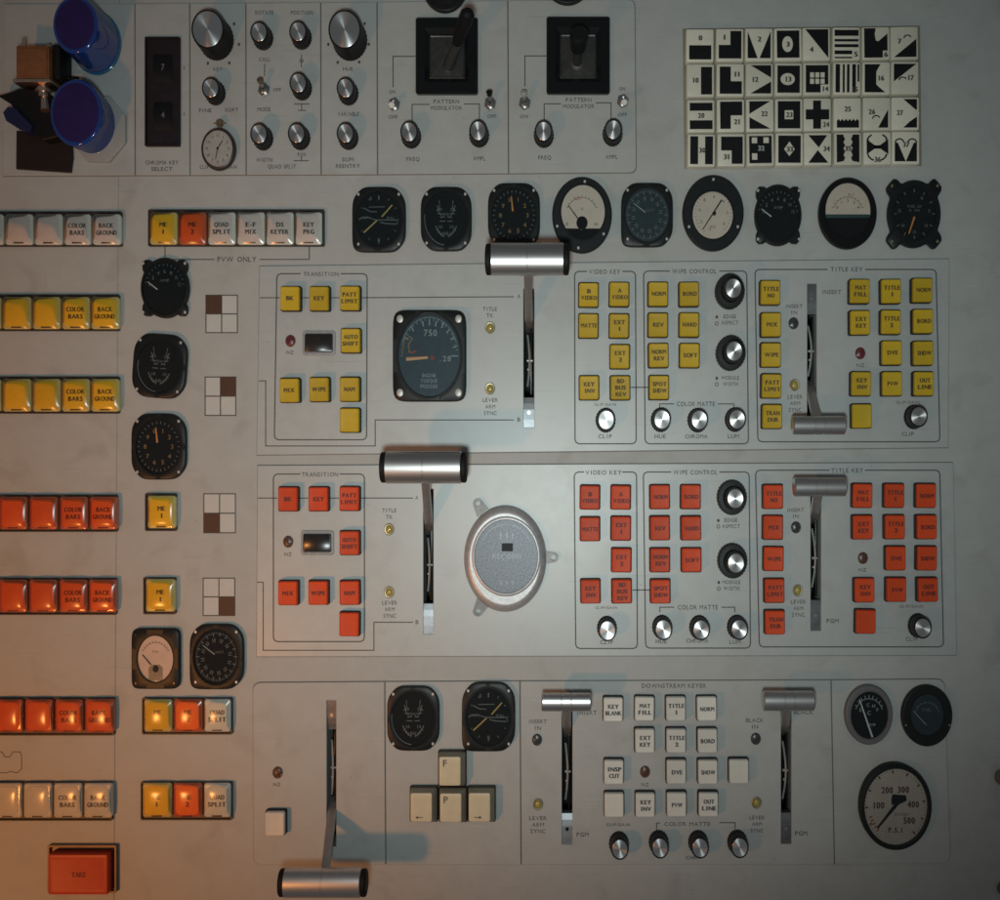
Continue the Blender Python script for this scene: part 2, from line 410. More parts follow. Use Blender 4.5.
P_yel = panel('upper silver-grey mixer panel carrying the yellow buttons', ((260, 266.3), (948.5, 259), (947.5, 447.5), (257.3, 455)), ('yellow', 'yt'), M_alu)
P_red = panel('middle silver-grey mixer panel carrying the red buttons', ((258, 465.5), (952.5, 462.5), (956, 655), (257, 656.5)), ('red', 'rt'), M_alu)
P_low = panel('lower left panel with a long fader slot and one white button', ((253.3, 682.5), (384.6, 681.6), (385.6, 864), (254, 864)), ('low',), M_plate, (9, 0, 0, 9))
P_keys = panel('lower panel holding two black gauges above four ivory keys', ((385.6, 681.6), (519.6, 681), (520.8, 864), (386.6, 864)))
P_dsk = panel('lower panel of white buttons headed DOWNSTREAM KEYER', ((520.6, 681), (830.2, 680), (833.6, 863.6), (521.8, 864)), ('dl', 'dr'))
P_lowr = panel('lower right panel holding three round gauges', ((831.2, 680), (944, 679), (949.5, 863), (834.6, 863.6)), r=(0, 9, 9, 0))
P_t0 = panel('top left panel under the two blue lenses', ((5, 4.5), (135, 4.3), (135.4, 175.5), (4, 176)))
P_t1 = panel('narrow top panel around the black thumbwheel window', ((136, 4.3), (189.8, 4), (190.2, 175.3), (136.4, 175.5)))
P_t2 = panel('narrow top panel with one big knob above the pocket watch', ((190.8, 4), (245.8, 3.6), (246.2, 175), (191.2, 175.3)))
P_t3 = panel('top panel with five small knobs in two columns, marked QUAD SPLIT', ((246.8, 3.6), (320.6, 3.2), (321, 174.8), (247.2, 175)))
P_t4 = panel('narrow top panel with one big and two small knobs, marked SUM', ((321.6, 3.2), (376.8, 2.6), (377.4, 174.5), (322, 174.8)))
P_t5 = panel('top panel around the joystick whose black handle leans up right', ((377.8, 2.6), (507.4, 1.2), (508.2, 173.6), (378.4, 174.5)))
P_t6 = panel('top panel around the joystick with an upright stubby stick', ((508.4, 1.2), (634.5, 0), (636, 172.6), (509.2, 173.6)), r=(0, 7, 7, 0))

# ---------------------------------------------------------------- printing on the panels
INKZ = 0.12
def P2(x, y): return (x-500.0, 450.0-y)
def prt_lines(parent, lines, z=PZ, wd=1.15, m=M_ink, name='printed_outline'):
    for pts in lines: MB().line([P2(*p) for p in pts], wd, z+INKZ).build(name, m, parent)
def prt_text(parent, items, z=PZ, m=M_ink, name='printed_legend'):
    for txt, x, y, h, wd in items:
        b = MB(); rows = txt.split('/') if '//' not in txt else [txt.replace('//', '/')]
        for i, t in enumerate(rows):
            yy = y + (i-(len(rows)-1)/2)*h*1.62
            if t: b.text(t, *P2(x, yy), h, z+INKZ*2, wd*(len(t)/max(len(q) for q in rows))**.8 if wd else None)
        b.build(name, m, parent)
def frame_lines(x0, x1, y0, y1, gap, r=4, skew=0, rs=0):
    """rounded outline box broken at the top for its title; skew = shift of the bottom edge."""
    g0, g1 = gap
    return [[(g0, y0), (x0+r, y0), (x0+r*.3, y0+r*.3), (x0, y0+r), (x0+skew, y1-r), (x0+skew+r*.3, y1-r*.3), (x0+skew+r, y1),
             (x1+rs-r, y1), (x1+rs-r*.3, y1-r*.3), (x1+rs, y1-r), (x1, y0+r), (x1-r*.3, y0+r*.3), (x1-r, y0), (g1, y0)]]

# upper (yellow) panel
prt_lines(P_yel, frame_lines(277.4, 367.6, 274, 439.8, (301, 341), skew=-2.4, rs=-.6))
prt_lines(P_yel, [[(260.5, 298), (280.3, 298)], [(301.5, 298), (309.7, 298)], [(330.6, 298), (340, 298)], [(361, 298), (514, 297)]], wd=1.0)
prt_lines(P_yel, [[(259.4, 381), (266.3, 381), (266.3, 446), (375.6, 446), (375.6, 420), (514, 420)]], wd=1.0)
prt_lines(P_yel, frame_lines(574.6, 635.4, 271.7, 443.8, (587, 622), skew=.4, rs=.6))
prt_lines(P_yel, frame_lines(643.4, 746.4, 271.4, 443.8, (669.5, 719), skew=1.6, rs=1.6))
prt_lines(P_yel, frame_lines(754.6, 935.4, 269.8, 441.8, (827, 864.5), skew=2.8, rs=3.6))
prt_lines(P_yel, [[(630.5, 387.5), (648, 387.5)]], wd=1.1)
prt_lines(P_yel, [[(659.5, 408.6), (659.5, 404), (674, 404)], [(717.5, 404), (733.5, 404), (733.5, 408)]], wd=1.0)
prt_text(P_yel, [('TRANSITION', 321.5, 274.4, 4.2, 35), ('VIDEO KEY', 604.5, 272, 4.4, 31), ('WIPE CONTROL', 694, 271.6, 4.4, 44),
    ('TITLE KEY', 846, 269.6, 4.4, 32), ('COLOR MATTE', 695.5, 404, 4.6, 38), ('A', 519, 296.6, 4, 3), ('B', 519, 419.6, 4, 3),
    ('TITLE/TK', 490, 312.5, 4, 14), ('LEVER/ARM/SYNC', 490.4, 406.6, 4, 15), ('EDGE/ASPECT', 729.5, 319.8, 3.8, 17),
    ('MODULE/WIDTH', 730, 381, 3.8, 17), ('CLIP//GAIN', 605, 404.6, 2.6, 26), ('CLIP', 605, 436.4, 4, 14), ('HUE', 660, 436.4, 4, 11),
    ('CHROMA', 696, 436.4, 4, 22), ('LUM', 733, 436.2, 4, 11), ('INSERT', 831, 292.3, 4.2, 19), ('INSERT/IN', 793.4, 309.6, 3.8, 17),
    ('LEVER/ARM/SYNC', 794.6, 403.4, 4, 15), ('CLIP//GAIN', 907, 402.4, 2.8, 29), ('CLIP', 907, 434, 4, 12), ('NZ', 860, 365.4, 3.6, 8),
    ('NZ', 290.6, 352.6, 3.4, 8)])
for (x, y, f) in ((716.4, 317.2, 1), (716.4, 323.8, 0), (716.4, 378.4, 1), (716.4, 384.4, 0)):
    if f: MB().poly([(p[0]+x-500, p[1]+450-y) for p in ell(1.4, 1.7, 12)], PZ+INKZ).build('printed_dot', M_ink, P_yel)
    else: MB().line([(p[0]+x-500, p[1]+450-y) for p in ell(1.5, 1.8, 12)], .7, PZ+INKZ, closed=True).build('printed_dot', M_ink, P_yel)

# middle (red) panel
prt_lines(P_red, frame_lines(274, 364.8, 474, 641.3, (301, 340)))
prt_lines(P_red, [[(258.5, 498), (278, 498)], [(299, 498), (308.6, 498)], [(329.4, 498), (339.6, 498)], [(360.6, 498), (413.4, 498)]], wd=1.0)
prt_lines(P_red, [[(257.6, 582), (263.8, 582), (263.8, 650), (374.3, 650), (374.3, 622), (413.4, 622)]], wd=1.0)
prt_lines(P_red, frame_lines(574.2, 636.4, 472, 648.2, (584, 622), skew=1.5, rs=.8))
prt_lines(P_red, frame_lines(643.2, 748.8, 472, 647.8, (671, 719), skew=2.2, rs=1.2))
prt_lines(P_red, frame_lines(755.2, 939, 470.2, 646.6, (829, 864.5), skew=3.6, rs=3.6))
prt_lines(P_red, [[(632.4, 589.8), (649.6, 589.8)]], wd=1.1)
prt_lines(P_red, [[(659.6, 612), (659.6, 607), (674, 607)], [(721, 607), (734.4, 607), (734.4, 612)]], wd=1.0)
prt_text(P_red, [('TRANSITION', 320.5, 474.4, 4.2, 36), ('VIDEO KEY', 603.5, 472.4, 4.4, 36), ('WIPE CONTROL', 695, 472.2, 4.4, 44),
    ('TITLE KEY', 846.6, 470.4, 4.4, 32), ('COLOR MATTE', 697.5, 607, 4.6, 40), ('A', 417, 497.6, 4, 3), ('B', 417.4, 621.8, 4, 3),
    ('TITLE/TK', 389.6, 513.6, 4, 14), ('LEVER/ARM/SYNC', 390, 609, 4, 15), ('EDGE/ASPECT', 730.6, 523, 3.8, 18),
    ('MODULE/WIDTH', 731, 585, 3.8, 18), ('CLIP//GAIN', 606, 607.4, 2.6, 26), ('CLIP', 606.6, 641.8, 4, 13), ('HUE', 661, 641, 4, 11),
    ('CHROMA', 697, 640.4, 4, 22), ('LUM', 734.6, 641.6, 4, 11), ('PGM', 832, 620.6, 4.2, 12), ('INSERT/IN', 795, 513, 3.8, 17),
    ('LEVER/ARM/SYNC', 797.8, 608, 4, 15), ('CLIP//GAIN', 910.5, 606, 2.8, 30), ('CLIP', 911, 638.6, 4, 12), ('NZ', 862, 569.6, 3.6, 8),
    ('NZ', 288.6, 554, 3.4, 8)])
for (x, y, f) in ((718, 520.4, 1), (718, 526.4, 0), (718.4, 582.2, 1), (718.4, 588.4, 0)):
    if f: MB().poly([(p[0]+x-500, p[1]+450-y) for p in ell(1.4, 1.7, 12)], PZ+INKZ).build('printed_dot', M_ink, P_red)
    else: MB().line([(p[0]+x-500, p[1]+450-y) for p in ell(1.5, 1.8, 12)], .7, PZ+INKZ, closed=True).build('printed_dot', M_ink, P_red)

# lower panels
prt_text(P_low, [('NZ', 277.4, 783.8, 3.4, 8)])
prt_text(P_dsk, [('DOWNSTREAM KEYER', 673.6, 685.3, 4.4, 64), ('INSERT', 586.5, 712.3, 4.2, 20), ('INSERT/IN', 537.6, 724.3, 4, 18),
    ('LEVER/ARM/SYNC', 538, 824, 4, 18), ('PGM', 582.6, 833.8, 4.2, 12), ('BLACK', 803, 711.6, 4.2, 19), ('BLACK/IN', 754.2, 723, 4, 17),
    ('LEVER/ARM/SYNC', 756.6, 823.4, 4, 15), ('PGM', 800.6, 832.6, 4.2, 12), ('CLIP//GAIN', 618, 824, 2.8, 29),
    ('COLOR MATTE', 687, 823.3, 4, 58), ('NZ', 645, 784, 3.4, 8), ('CHR', 691, 857, 3.6, 11)])
prt_lines(P_dsk, [[(656.4, 829), (656.4, 822.4), (660, 822.4)], [(719, 822), (734.6, 822), (734.6, 828)]], wd=1.0)
# top panels
prt_text(P_t1, [('CHROMA KEY/SELECT', 162.6, 166.3, 4, 33)])
prt_lines(P_t1, [[(185, 67), (185, 70.5)], [(185, 113), (185, 116.5)]], wd=.7)
prt_text(P_t2, [('KEY', 218.6, 69.8, 3.6, 9), ('FINE', 206, 111, 3.8, 13), ('SOFT', 232.4, 110.4, 3.8, 13), ('CLIP', 205, 167.6, 3.4, 9), ('GAIN', 233, 167.4, 3.4, 9)])
for x, y in ((234.8, 24.6), (239.6, 45), (208.6, 64), (230, 63.6)): MB().poly([(p[0]+x-500, p[1]+450-y) for p in ell(1.3, 1.8, 8)], PZ+INKZ).build('printed_dot', M_ink, P_t2)
prt_text(P_t3, [('ROTATE', 265, 13.4, 4, 18), ('POSITION', 302.4, 13.4, 4, 22), ('CALL', 265, 60, 3.8, 11), ('MODE', 264.6, 110, 4, 13),
    ('WIDTH', 264.8, 160.4, 4, 16), ('QUAD SPLIT', 282.6, 167, 4, 28), ('OFF', 277.6, 90.4, 3.6, 8), ('H', 302, 61.4, 3.8, 6), ('POS', 302.2, 155, 3.4, 8)])
prt_lines(P_t3, [[(265.2, 64.6), (265.2, 77)], [(302, 55), (302, 68)], [(294.6, 104.6), (310, 104.6)], [(302.2, 104.6), (302.2, 111)],
    [(298.4, 111), (306.6, 111)], [(294.4, 161.2), (309.4, 161.2)], [(302, 156.4), (302, 161.2)]], wd=.9)
prt_text(P_t4, [('HUE', 348.4, 69.6, 3.6, 10), ('VARIABLE', 348.8, 114.6, 4, 21), ('SUM/REENTRY', 348.4, 163.2, 4, 24)])
for x, y in ((365, 24.4), (369.2, 45), (338.2, 63), (359.6, 62.6), (328.8, 45)): MB().poly([(p[0]+x-500, p[1]+450-y) for p in ell(1.3, 1.8, 8)], PZ+INKZ).build('printed_dot', M_ink, P_t4)
prt_lines(P_t5, [[(415.5, 57), (393.4, 57), (393.4, 88)], [(412.4, 122), (412.4, 105), (430, 105)], [(464, 104.6), (479.6, 104.6), (479.6, 121)]], wd=1.0)
prt_text(P_t5, [('PATTERN/MODULATOR', 446.6, 105.3, 4, 31), ('ON', 392.6, 92.4, 3.6, 6), ('OFF', 393.6, 117.6, 3.6, 9), ('OFF', 492, 116.8, 3.6, 9),
    ('FREQ', 413.4, 159.6, 4, 13), ('AMPL', 479.4, 159, 4, 12)])
prt_lines(P_t6, [[(546.3, 56.6), (525, 56.6), (525, 87)], [(544.2, 121), (544.2, 104.4), (561, 104.4)], [(596, 103.4), (611, 103.4), (611, 119)]], wd=1.0)
prt_text(P_t6, [('PATTERN/MODULATOR', 578.6, 103.6, 4, 31), ('ON', 622, 89.4, 3.6, 6), ('OFF', 622.4, 115.2, 3.6, 9), ('ON', 524, 117, 3.6, 8),
    ('FREQ', 544.8, 158, 4, 13), ('AMPL', 611.4, 157.4, 4, 12)])
# printing on the console itself
prt_lines(console, [[(165, 246.6), (165, 259.4), (214.4, 259.4)], [(259.4, 259.4), (309.3, 259.4), (309.3, 246.6)]], z=0, wd=1.0)
prt_text(console, [('PVW ONLY', 237, 259.2, 5.2, 39)], z=0)
prt_lines(wing, [[(-30, 752), (2, 752), (5, 757), (10, 757), (13, 752), (20, 752), (21.6, 756), (21.6, 769), (18, 772.6), (14, 772.6), (11, 771.4), (6, 773), (-30, 773)]],
          z=0, wd=.8, name='printed_icon')
for (x0, x1, y0, y1), (qx, qy) in (((206, 237.4, 295.2, 332.6), (0, 0)), ((205.2, 235.8, 377, 415.4), (1, 0)),
                                   ((203.8, 235.4, 493.8, 532.8), (0, 1)), ((203.2, 234.8, 578.2, 615.6), (1, 1))):
    mx, my = (x0+x1)/2, (y0+y1)/2
    b = MB()
    b.line([P2(x0, y0), P2(x1, y0), P2(x1, y1), P2(x0, y1)], 1.1, INKZ, closed=True)
    b.line([P2(mx, y0+.6), P2(mx, y1-.6)], 1.1, INKZ*2); b.line([P2(x0+.6, my), P2(x1-.6, my)], 1.1, INKZ*3)
    b.poly([P2(x0, y0), P2(x1, y0), P2(x1, y1), P2(x0, y1)], INKZ*.5, 2)
    a0, a1 = (x0, mx) if qx == 0 else (mx, x1); c0, c1 = (y0, my) if qy == 0 else (my, y1)
    b.poly([P2(a0, c0), P2(a1, c0), P2(a1, c1), P2(a0, c1)], INKZ*4, 1)
    b.build('quadrant_symbol', [M_ink, M_brown, M_qpale], console)

# ---------------------------------------------------------------- square push buttons
ORD = ['', 'first', 'second', 'third', 'fourth', 'fifth', 'sixth', 'seventh', 'eighth']
BH = 10.0
def cap_mesh(w_, h_, H, m, name='button_cap', r=1.8, dish=.3):
    b = MB(); o = lambda i, z: lev(rr(w_-2*i, h_-2*i, max(r-i*.6, .5), 3), z)
    b.loft([o(-.3, 0.6), o(0, H-1.6), o(.35, H-.5), o(1.1, H), o(2.6, H-dish*.5), o(5.2, H-dish)])
    return b.mesh(name, m)
def shade_skirt_mesh(w_, h_, name='gap_shade_skirt'):
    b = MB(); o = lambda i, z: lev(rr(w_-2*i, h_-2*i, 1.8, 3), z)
    b.loft([o(0, 0), o(0, 5.2), o(.4, 5.6)]); return b.mesh(name, M_blk)  # black skirt added to draw the gap shadow round a cap
CAPS = {c: cap_mesh(19.0, 23.4, BH, m) for c, m in (('yellow', M_yel), ('red', M_red), ('white', M_white))}
SHADE_SKIRT = shade_skirt_mesh(20.6, 25.0)
def legend(txt, parent, z, wmax=15.5, h=4.2, m=M_ink, cw=3.4, dy=0, name='legend'):
    rows = txt.split('/'); b = MB()
    for i, t in enumerate(rows):
        b.text(t, random.uniform(-.25, .25), (( len(rows)-1)/2-i)*h*1.55+dy, h, z, min(wmax, cw*len(t)), bold=.12)
    return b.build(name, m, parent)
def button(color, px, py, txt, label, group, z=PZ, name='push_button'):
    x, y = at(px, py, z+BH/2)
    t = thing(name, label, 'push button', x, y, z, group, radians(random.uniform(-.7, .7)))
    link('gap_shade_skirt', SHADE_SKIRT, t); c = link('button_cap', CAPS[color], t)
    c.location = (random.uniform(-.2, .2)*S, random.uniform(-.2, .2)*S, random.uniform(-.5, .2)*S)
    if txt: legend(txt, c, BH+.12, m={'red': M_inkr, 'yellow': M_inky, 'white': M_ink}[color])
    return t
TRN = [((1, 1), 'BK'), ((1, 2), 'KEY'), ((1, 3), 'PATT/LIMIT'), ((2, 3), 'AUTO/SHIFT'), ((3, 1), 'MIX'), ((3, 2), 'WIPE'), ((3, 3), 'NAM'), ((4, 3), '')]
VID = [((1, 1), 'B/VIDEO'), ((1, 2), 'A/VIDEO'), ((2, 1), 'MATTE'), ((2, 2), 'EXT/1'), ((3, 2), 'EXT/2'), ((4, 1), 'KEY/INV'), ((4, 2), 'BD/BUS/REV')]
WIP = [((1, 1), 'NORM'), ((1, 2), 'BORD'), ((2, 1), 'REV'), ((2, 2), 'HARD'), ((3, 1), 'NORM/REV'), ((3, 2), 'SOFT'), ((4, 1), 'SPOT/SHDW')]
TTL = [((1, 0), 'TITLE/NO'), ((2, 0), 'MIX'), ((3, 0), 'WIPE'), ((4, 0), 'PATT/LIMIT'), ((5, 0), 'TRAN/DUR'),
       ((1, 1), 'MAT/FILL'), ((1, 2), 'TITLE/1'), ((1, 3), 'NORM'), ((2, 1), 'EXT/KEY'), ((2, 2), 'TITLE/2'), ((2, 3), 'BORD'),
       ((3, 2), 'DVE'), ((3, 3), 'SHDW'), ((4, 1), 'KEY/INV'), ((4, 2), 'PVW'), ((4, 3), 'OUT/LINE'), ((5, 1), '')]
XY = {
 ('yellow', 'TRANSITION'): [(290.9, 298.8), (320, 298.8), (350.6, 298.5), (351, 340.8), (290.3, 390.3), (320, 389.6), (350.3, 389.3), (350.3, 420.3)],
 ('red', 'TRANSITION'): [(288.7, 499), (319, 499), (350, 498.6), (350, 542.8), (288.7, 592.7), (318.8, 592.4), (350, 592.4), (349.8, 623.8)],
 ('yellow', 'VIDEO KEY'): [(588.4, 295), (619, 294.6), (588.4, 326), (619, 326), (619.8, 356.8), (589, 387.9), (620, 388)],
 ('red', 'VIDEO KEY'): [(590, 497.2), (620.7, 497.2), (590, 528.8), (620.7, 528.3), (621.3, 559.9), (590.4, 591), (621.6, 591)],
 ('yellow', 'WIPE CONTROL'): [(657.8, 294.3), (688.7, 294.6), (657.8, 325.2), (688.9, 325.2), (658.2, 355.7), (689.3, 355.7), (658.7, 387.7)],
 ('red', 'WIPE CONTROL'): [(659.6, 496.8), (690.4, 496.8), (659.6, 527.9), (690.7, 527.9), (659.8, 559.9), (691.1, 559.9), (660.2, 591)],
 ('yellow', 'TITLE KEY'): [(769.8, 292.8), (770.4, 325), (770.4, 355), (770.9, 386), (771.6, 416.6), (858.9, 291.7), (890.2, 291.7), (921.3, 290.6),
    (859.1, 322.8), (890.2, 322.3), (922, 321.7), (890.9, 353.2), (922.2, 353.4), (860.4, 383.9), (891.3, 383.9), (922.7, 383.9), (861.1, 416.1)],
 ('red', 'TITLE KEY'): [(772.6, 496.5), (772.6, 527.4), (773.2, 558.6), (774, 590.5), (774.4, 622), (861.8, 495.5), (893.5, 495.5), (925.2, 495.5),
    (862, 527), (894, 526.8), (925.6, 526.8), (895, 558), (926, 558), (863.7, 589.9), (895.6, 589.4), (926.8, 589.4), (865, 621.3)]}
for (colr, grp), pts in XY.items():
    spec = {'TRANSITION': TRN, 'VIDEO KEY': VID, 'WIPE CONTROL': WIP, 'TITLE KEY': TTL}[grp]
    for ((r_, c_), txt), (px, py) in zip(spec, pts):
        nm = 'blank' if not txt else txt.replace('/', ' ')
        if grp == 'TITLE KEY' and c_ == 0:
            where = '%s down the left column of the TITLE KEY group' % ORD[r_]
        elif grp == 'TITLE KEY':
            where = '%s row, column %d right of the lever in TITLE KEY' % (ORD[r_], c_)
        else:
            where = '%s row, %s column of the %s group' % (ORD[r_], ORD[c_], grp)
        button(colr, px, py, txt, '%s %s button, %s' % (colr, nm, where), '%s buttons of the mixer panel' % colr)
DSK = [((1, 1), 'KEY/BLANK', 613, 708.6), ((1, 2), 'MAT/FILL', 644.4, 708), ((1, 3), 'TITLE/1', 675.4, 708), ((1, 4), 'NORM', 706.5, 708),
       ((2, 2), 'EXT/KEY', 644.4, 740), ((2, 3), 'TITLE/2', 675.8, 740), ((2, 4), 'BORD', 707, 740),
       ((3, 1), 'INSP/CUT', 613.7, 771), ((3, 3), 'DVE', 676, 771), ((3, 4), 'SHOW', 707.4, 771), ((3, 5), '', 738.5, 770.4),
       ((4, 1), '', 614, 804), ((4, 2), 'KEY/INV', 645, 804), ((4, 3), 'PVW', 676.4, 803.4), ((4, 4), 'OUT/LINE', 708, 803.4)]
for (r_, c_), txt, px, py in DSK:
    button('white', px, py, txt, 'white %s button, %s row, column %d of the downstream keyer' % ('blank' if not txt else txt.replace('/', ' '), ORD[r_], c_),
           'white buttons of the downstream keyer')
button('white', 275.8, 822.5, '', 'lone white blank button left of the long lower fader', None)

# ---------------------------------------------------------------- illuminated buttons in dark housings
def pillow(w_, h_, z0, z1, n=10):
    """clear cover: upright sides and a bulging top."""
    b = MB(); V = []; F = []
    for j in range(n+1):
        for i in range(n+1):
            u, v = -1+2*i/n, -1+2*j/n
            # squash the grid so that the corners are rounded
            k = 1 - .055*(u*u*v*v)
            zz = z0 + (z1-z0)*max(0, (1-u**6*.5-u*u*.5)*(1-v**6*.5-v*v*.5))**.8
            V.append((u*k*w_/2, v*k*h_/2, zz))
    for j in range(n):
        for i in range(n): F.append((j*(n+1)+i, j*(n+1)+i+1, (j+1)*(n+1)+i+1, (j+1)*(n+1)+i))
    b.add(V, F); return b
M_dif_y = mat('yellow_tinted_lens', (0.70, 0.55, 0.22), 0.3, coat=.4, var=0.08, vscale=200)
M_dif_r = mat('orange_tinted_lens', (0.55, 0.15, 0.07), 0.3, coat=.4, var=0.08, vscale=200)
M_dif_w = mat('clear_tinted_lens', (0.74, 0.70, 0.62), 0.3, coat=.4, var=0.08, vscale=200)
INS = {'yellow': (M_ins_y, M_cov_y, M_dif_y), 'red': (M_ins_r, M_cov_r, M_dif_r), 'orange': (M_ins_o, M_cov_r, M_dif_r), 'white': (M_ins_w, M_cov_w, M_dif_w), 'grey': (M_ins_g, M_cov_w, M_dif_w)}
LITM = {}
def lit_button(color, px, py, w_, h_, txt, label, group):
    H0 = 3.0
    x, y = at(px, py, H0+5)
    t = thing('illuminated_button', label, 'push button', x, y, H0*.5, group)
    key = (color, round(w_), round(h_))
    if key not in LITM:
        mi, mc, md = INS[color]
        o = lambda i, z: lev(rr(w_-2*i, h_-2*i, 2.6, 3), z)
        q = lambda i, z: lev(rr(w_-6.4-2*i, h_-6-2*i, 5.2, 4), z)
        LITM[key] = (MB().loft([q(0, 5.6), q(0, 6.5), q(.3, 6.6)]).mesh('insert', mi),
                     pillow(w_-1.2, h_-1.2, 6.3, 9.3).mesh('cover', mc, 60),
                     MB().loft([o(.9, 0), o(.6, 4.6), o(1.2, 5.6), o(2.4, 6.0)]).mesh('diffuser', md))
    a, c, k = LITM[key]
    link('diffuser', k, t); i = link('insert', a, t); link('cover', c, t)
    ck = ('tab', round(h_))
    if ck not in LITM: LITM[ck] = MB().box(-5, 5, -h_/2+1.6, -h_/2+3.4, 5.6, 6.35, .2).mesh('catch_tab', M_house)
    link('catch_tab', LITM[ck], t)
    if txt: legend(txt, i, 6.69, w_-8.5, 4.6, cw=3.5, m={'red': M_inkr, 'orange': M_inkr, 'yellow': M_inky}.get(color, M_ink))
    return t
def housing(x0, x1, y0, y1, label):
    cx, cy = at((x0+x1)/2, (y0+y1)/2, 2)
    W_, H_ = x1-x0, y1-y0
    o = lambda i, z: lev(rr(W_-2*i, H_-2*i, 1.5, 3), z)
    b = MB().loft([o(0, 0), o(0, 3.2), o(.3, 3.6), o(1.1, 3.6), o(1.4, 3.2), o(1.4, 1.4)])
    ob = b.build('button_housing', M_house, loc=(WX(cx), WY(cy), 0))
    tag(ob, label, 'button housing', 'dark housings around the lit button rows')
def strip(rowname, y0, y1, edges, cols, texts, housing_label, x_left=None, group='', right=None):
    housing(edges[0] if x_left is None else x_left, (edges[-1] if right is None else right), y0, y1, housing_label)
    n = len(edges)-1
    for i in range(n):
        a, c = edges[i], edges[i+1]
        txt = texts[i]
        pos = n-i
        where = 'rightmost' if pos == 1 else ORD[pos]+' from right'
        word = ('printed ' + txt.replace('/', ' ')) if txt else 'blank'
        lit_button(cols[i], (a+c)/2, (y0+y1)/2, c-a-1.2, y1-y0-3.4, txt, '%s lit button %s, %s in %s' % (cols[i], word, where, rowname), group)
LT = ['', '', 'COLOR/BARS', 'BACK/GROUND']
G1 = 'lit source buttons along the left edge'
strip('pale row at upper left edge', 211.5, 246.5, [-25, 3.4, 33, 62.4, 91, 121], ['white']*5, ['']+LT, 'dark frame around the pale white button row at upper left', -26.5, G1, 122)
for nm, y0, y1, e, c, hl in (
    ('upper yellow row', 294.5, 331, [-28.4, 1, 31, 60.4, 89.6, 119.5], 'yellow', 'dark frame around the upper yellow button row'),
    ('lower yellow row', 376.6, 413.6, [-28.4, 1, 31, 60.4, 89.6, 119.5], 'yellow', 'dark frame around the lower yellow button row'),
    ('upper red row at left', 494.6, 531.8, [-2.4, 27.4, 58, 88, 117.6], 'red', 'dark frame around the topmost red button row at left'),
    ('middle red row at left', 577.8, 614.8, [-2.6, 27.2, 57.6, 87.4, 116.6], 'red', 'dark frame around the middle red button row at left'),
    ('lowest red row at left', 697.6, 735.4, [-7, 23, 53.2, 83.2, 114.4], 'red', 'dark frame around the lowest red button row at left'),
    ('bottom grey-white row', 782, 820.6, [-8, 22, 52, 82.2, 112.6], 'grey', 'dark frame around the grey white row above the red key')):
    strip(nm, y0, y1, e, [c]*(len(e)-1), ['']*(len(e)-5)+LT, hl, e[0]-1.5, G1)
G2 = 'lit buttons right of the source rows'
strip('strip above PVW ONLY', 209.6, 246.4, [148.6, 177.4, 206.6, 236, 265, 294, 322.6], ['yellow', 'red', 'white', 'white', 'white', 'white'],
      ['ME/1', 'ME/2', 'QUAD/SPLIT', 'E-F/MIX', 'DS/KEYER', 'KEY/PRG'], 'dark frame around the six buttons above PVW ONLY', None, G2, 324.4)
for y0, y1, x0, x1, where in ((493.2, 531, 145.4, 176.8, 'upper'), (577.2, 614.2, 143.6, 176, 'lower')):
    housing(x0, x1, y0, y1, 'dark frame of the %s lone yellow lit button' % where)
    lit_button('yellow', (x0+x1)/2, (y0+y1)/2, x1-x0-2.4, y1-y0-3.4, 'ME/1', '%s of the two lone yellow lit buttons beside a quadrant symbol' % where, G2)
strip('upper three-button strip', 697.6, 734.4, [142.4, 172.4, 202.8, 231], ['yellow', 'orange', 'grey'], ['ME/1', 'ME/2', 'QUAD/SPLIT'],
      'dark frame around the upper strip of three lit buttons', None, G2, 232.6)
strip('lower three-button strip', 781.8, 820, [141, 172, 202.4, 231], ['yellow', 'orange', 'grey'], ['ME/1', 'ME/2', 'QUAD/SPLIT'],
      'dark frame around the lower strip of three lit buttons', None, G2, 232.4)

# the big red TAKE key
x, y = at(82.3, 869, 4)
t = thing('take_button', 'large red rectangular key marked TAKE near the bottom left corner', 'push button', x, y, 0)
W_, H_ = 68.5, 47.5
o = lambda i, z: lev(rr(W_-2*i, H_-2*i, 1.5, 3), z)
MB().loft([o(0, 0), o(0, 4.6), o(.4, 5), o(1.6, 5), o(2, 4.6), o(2, 1)]).build('key_bezel', M_bronze, t)
o = lambda i, z: lev(rr(59-2*i, 40-2*i, 1.6, 3), z)
c = MB().loft([o(0, 1), o(0, 12.6), o(.5, 13.8), o(1.4, 14.2), o(4, 13.8)]).build('key_cap', M_take, t); c.location = (.4*S, -1.6*S, 0)
legend('TAKE', c, 13.95, 16, 5, m=M_inkr)

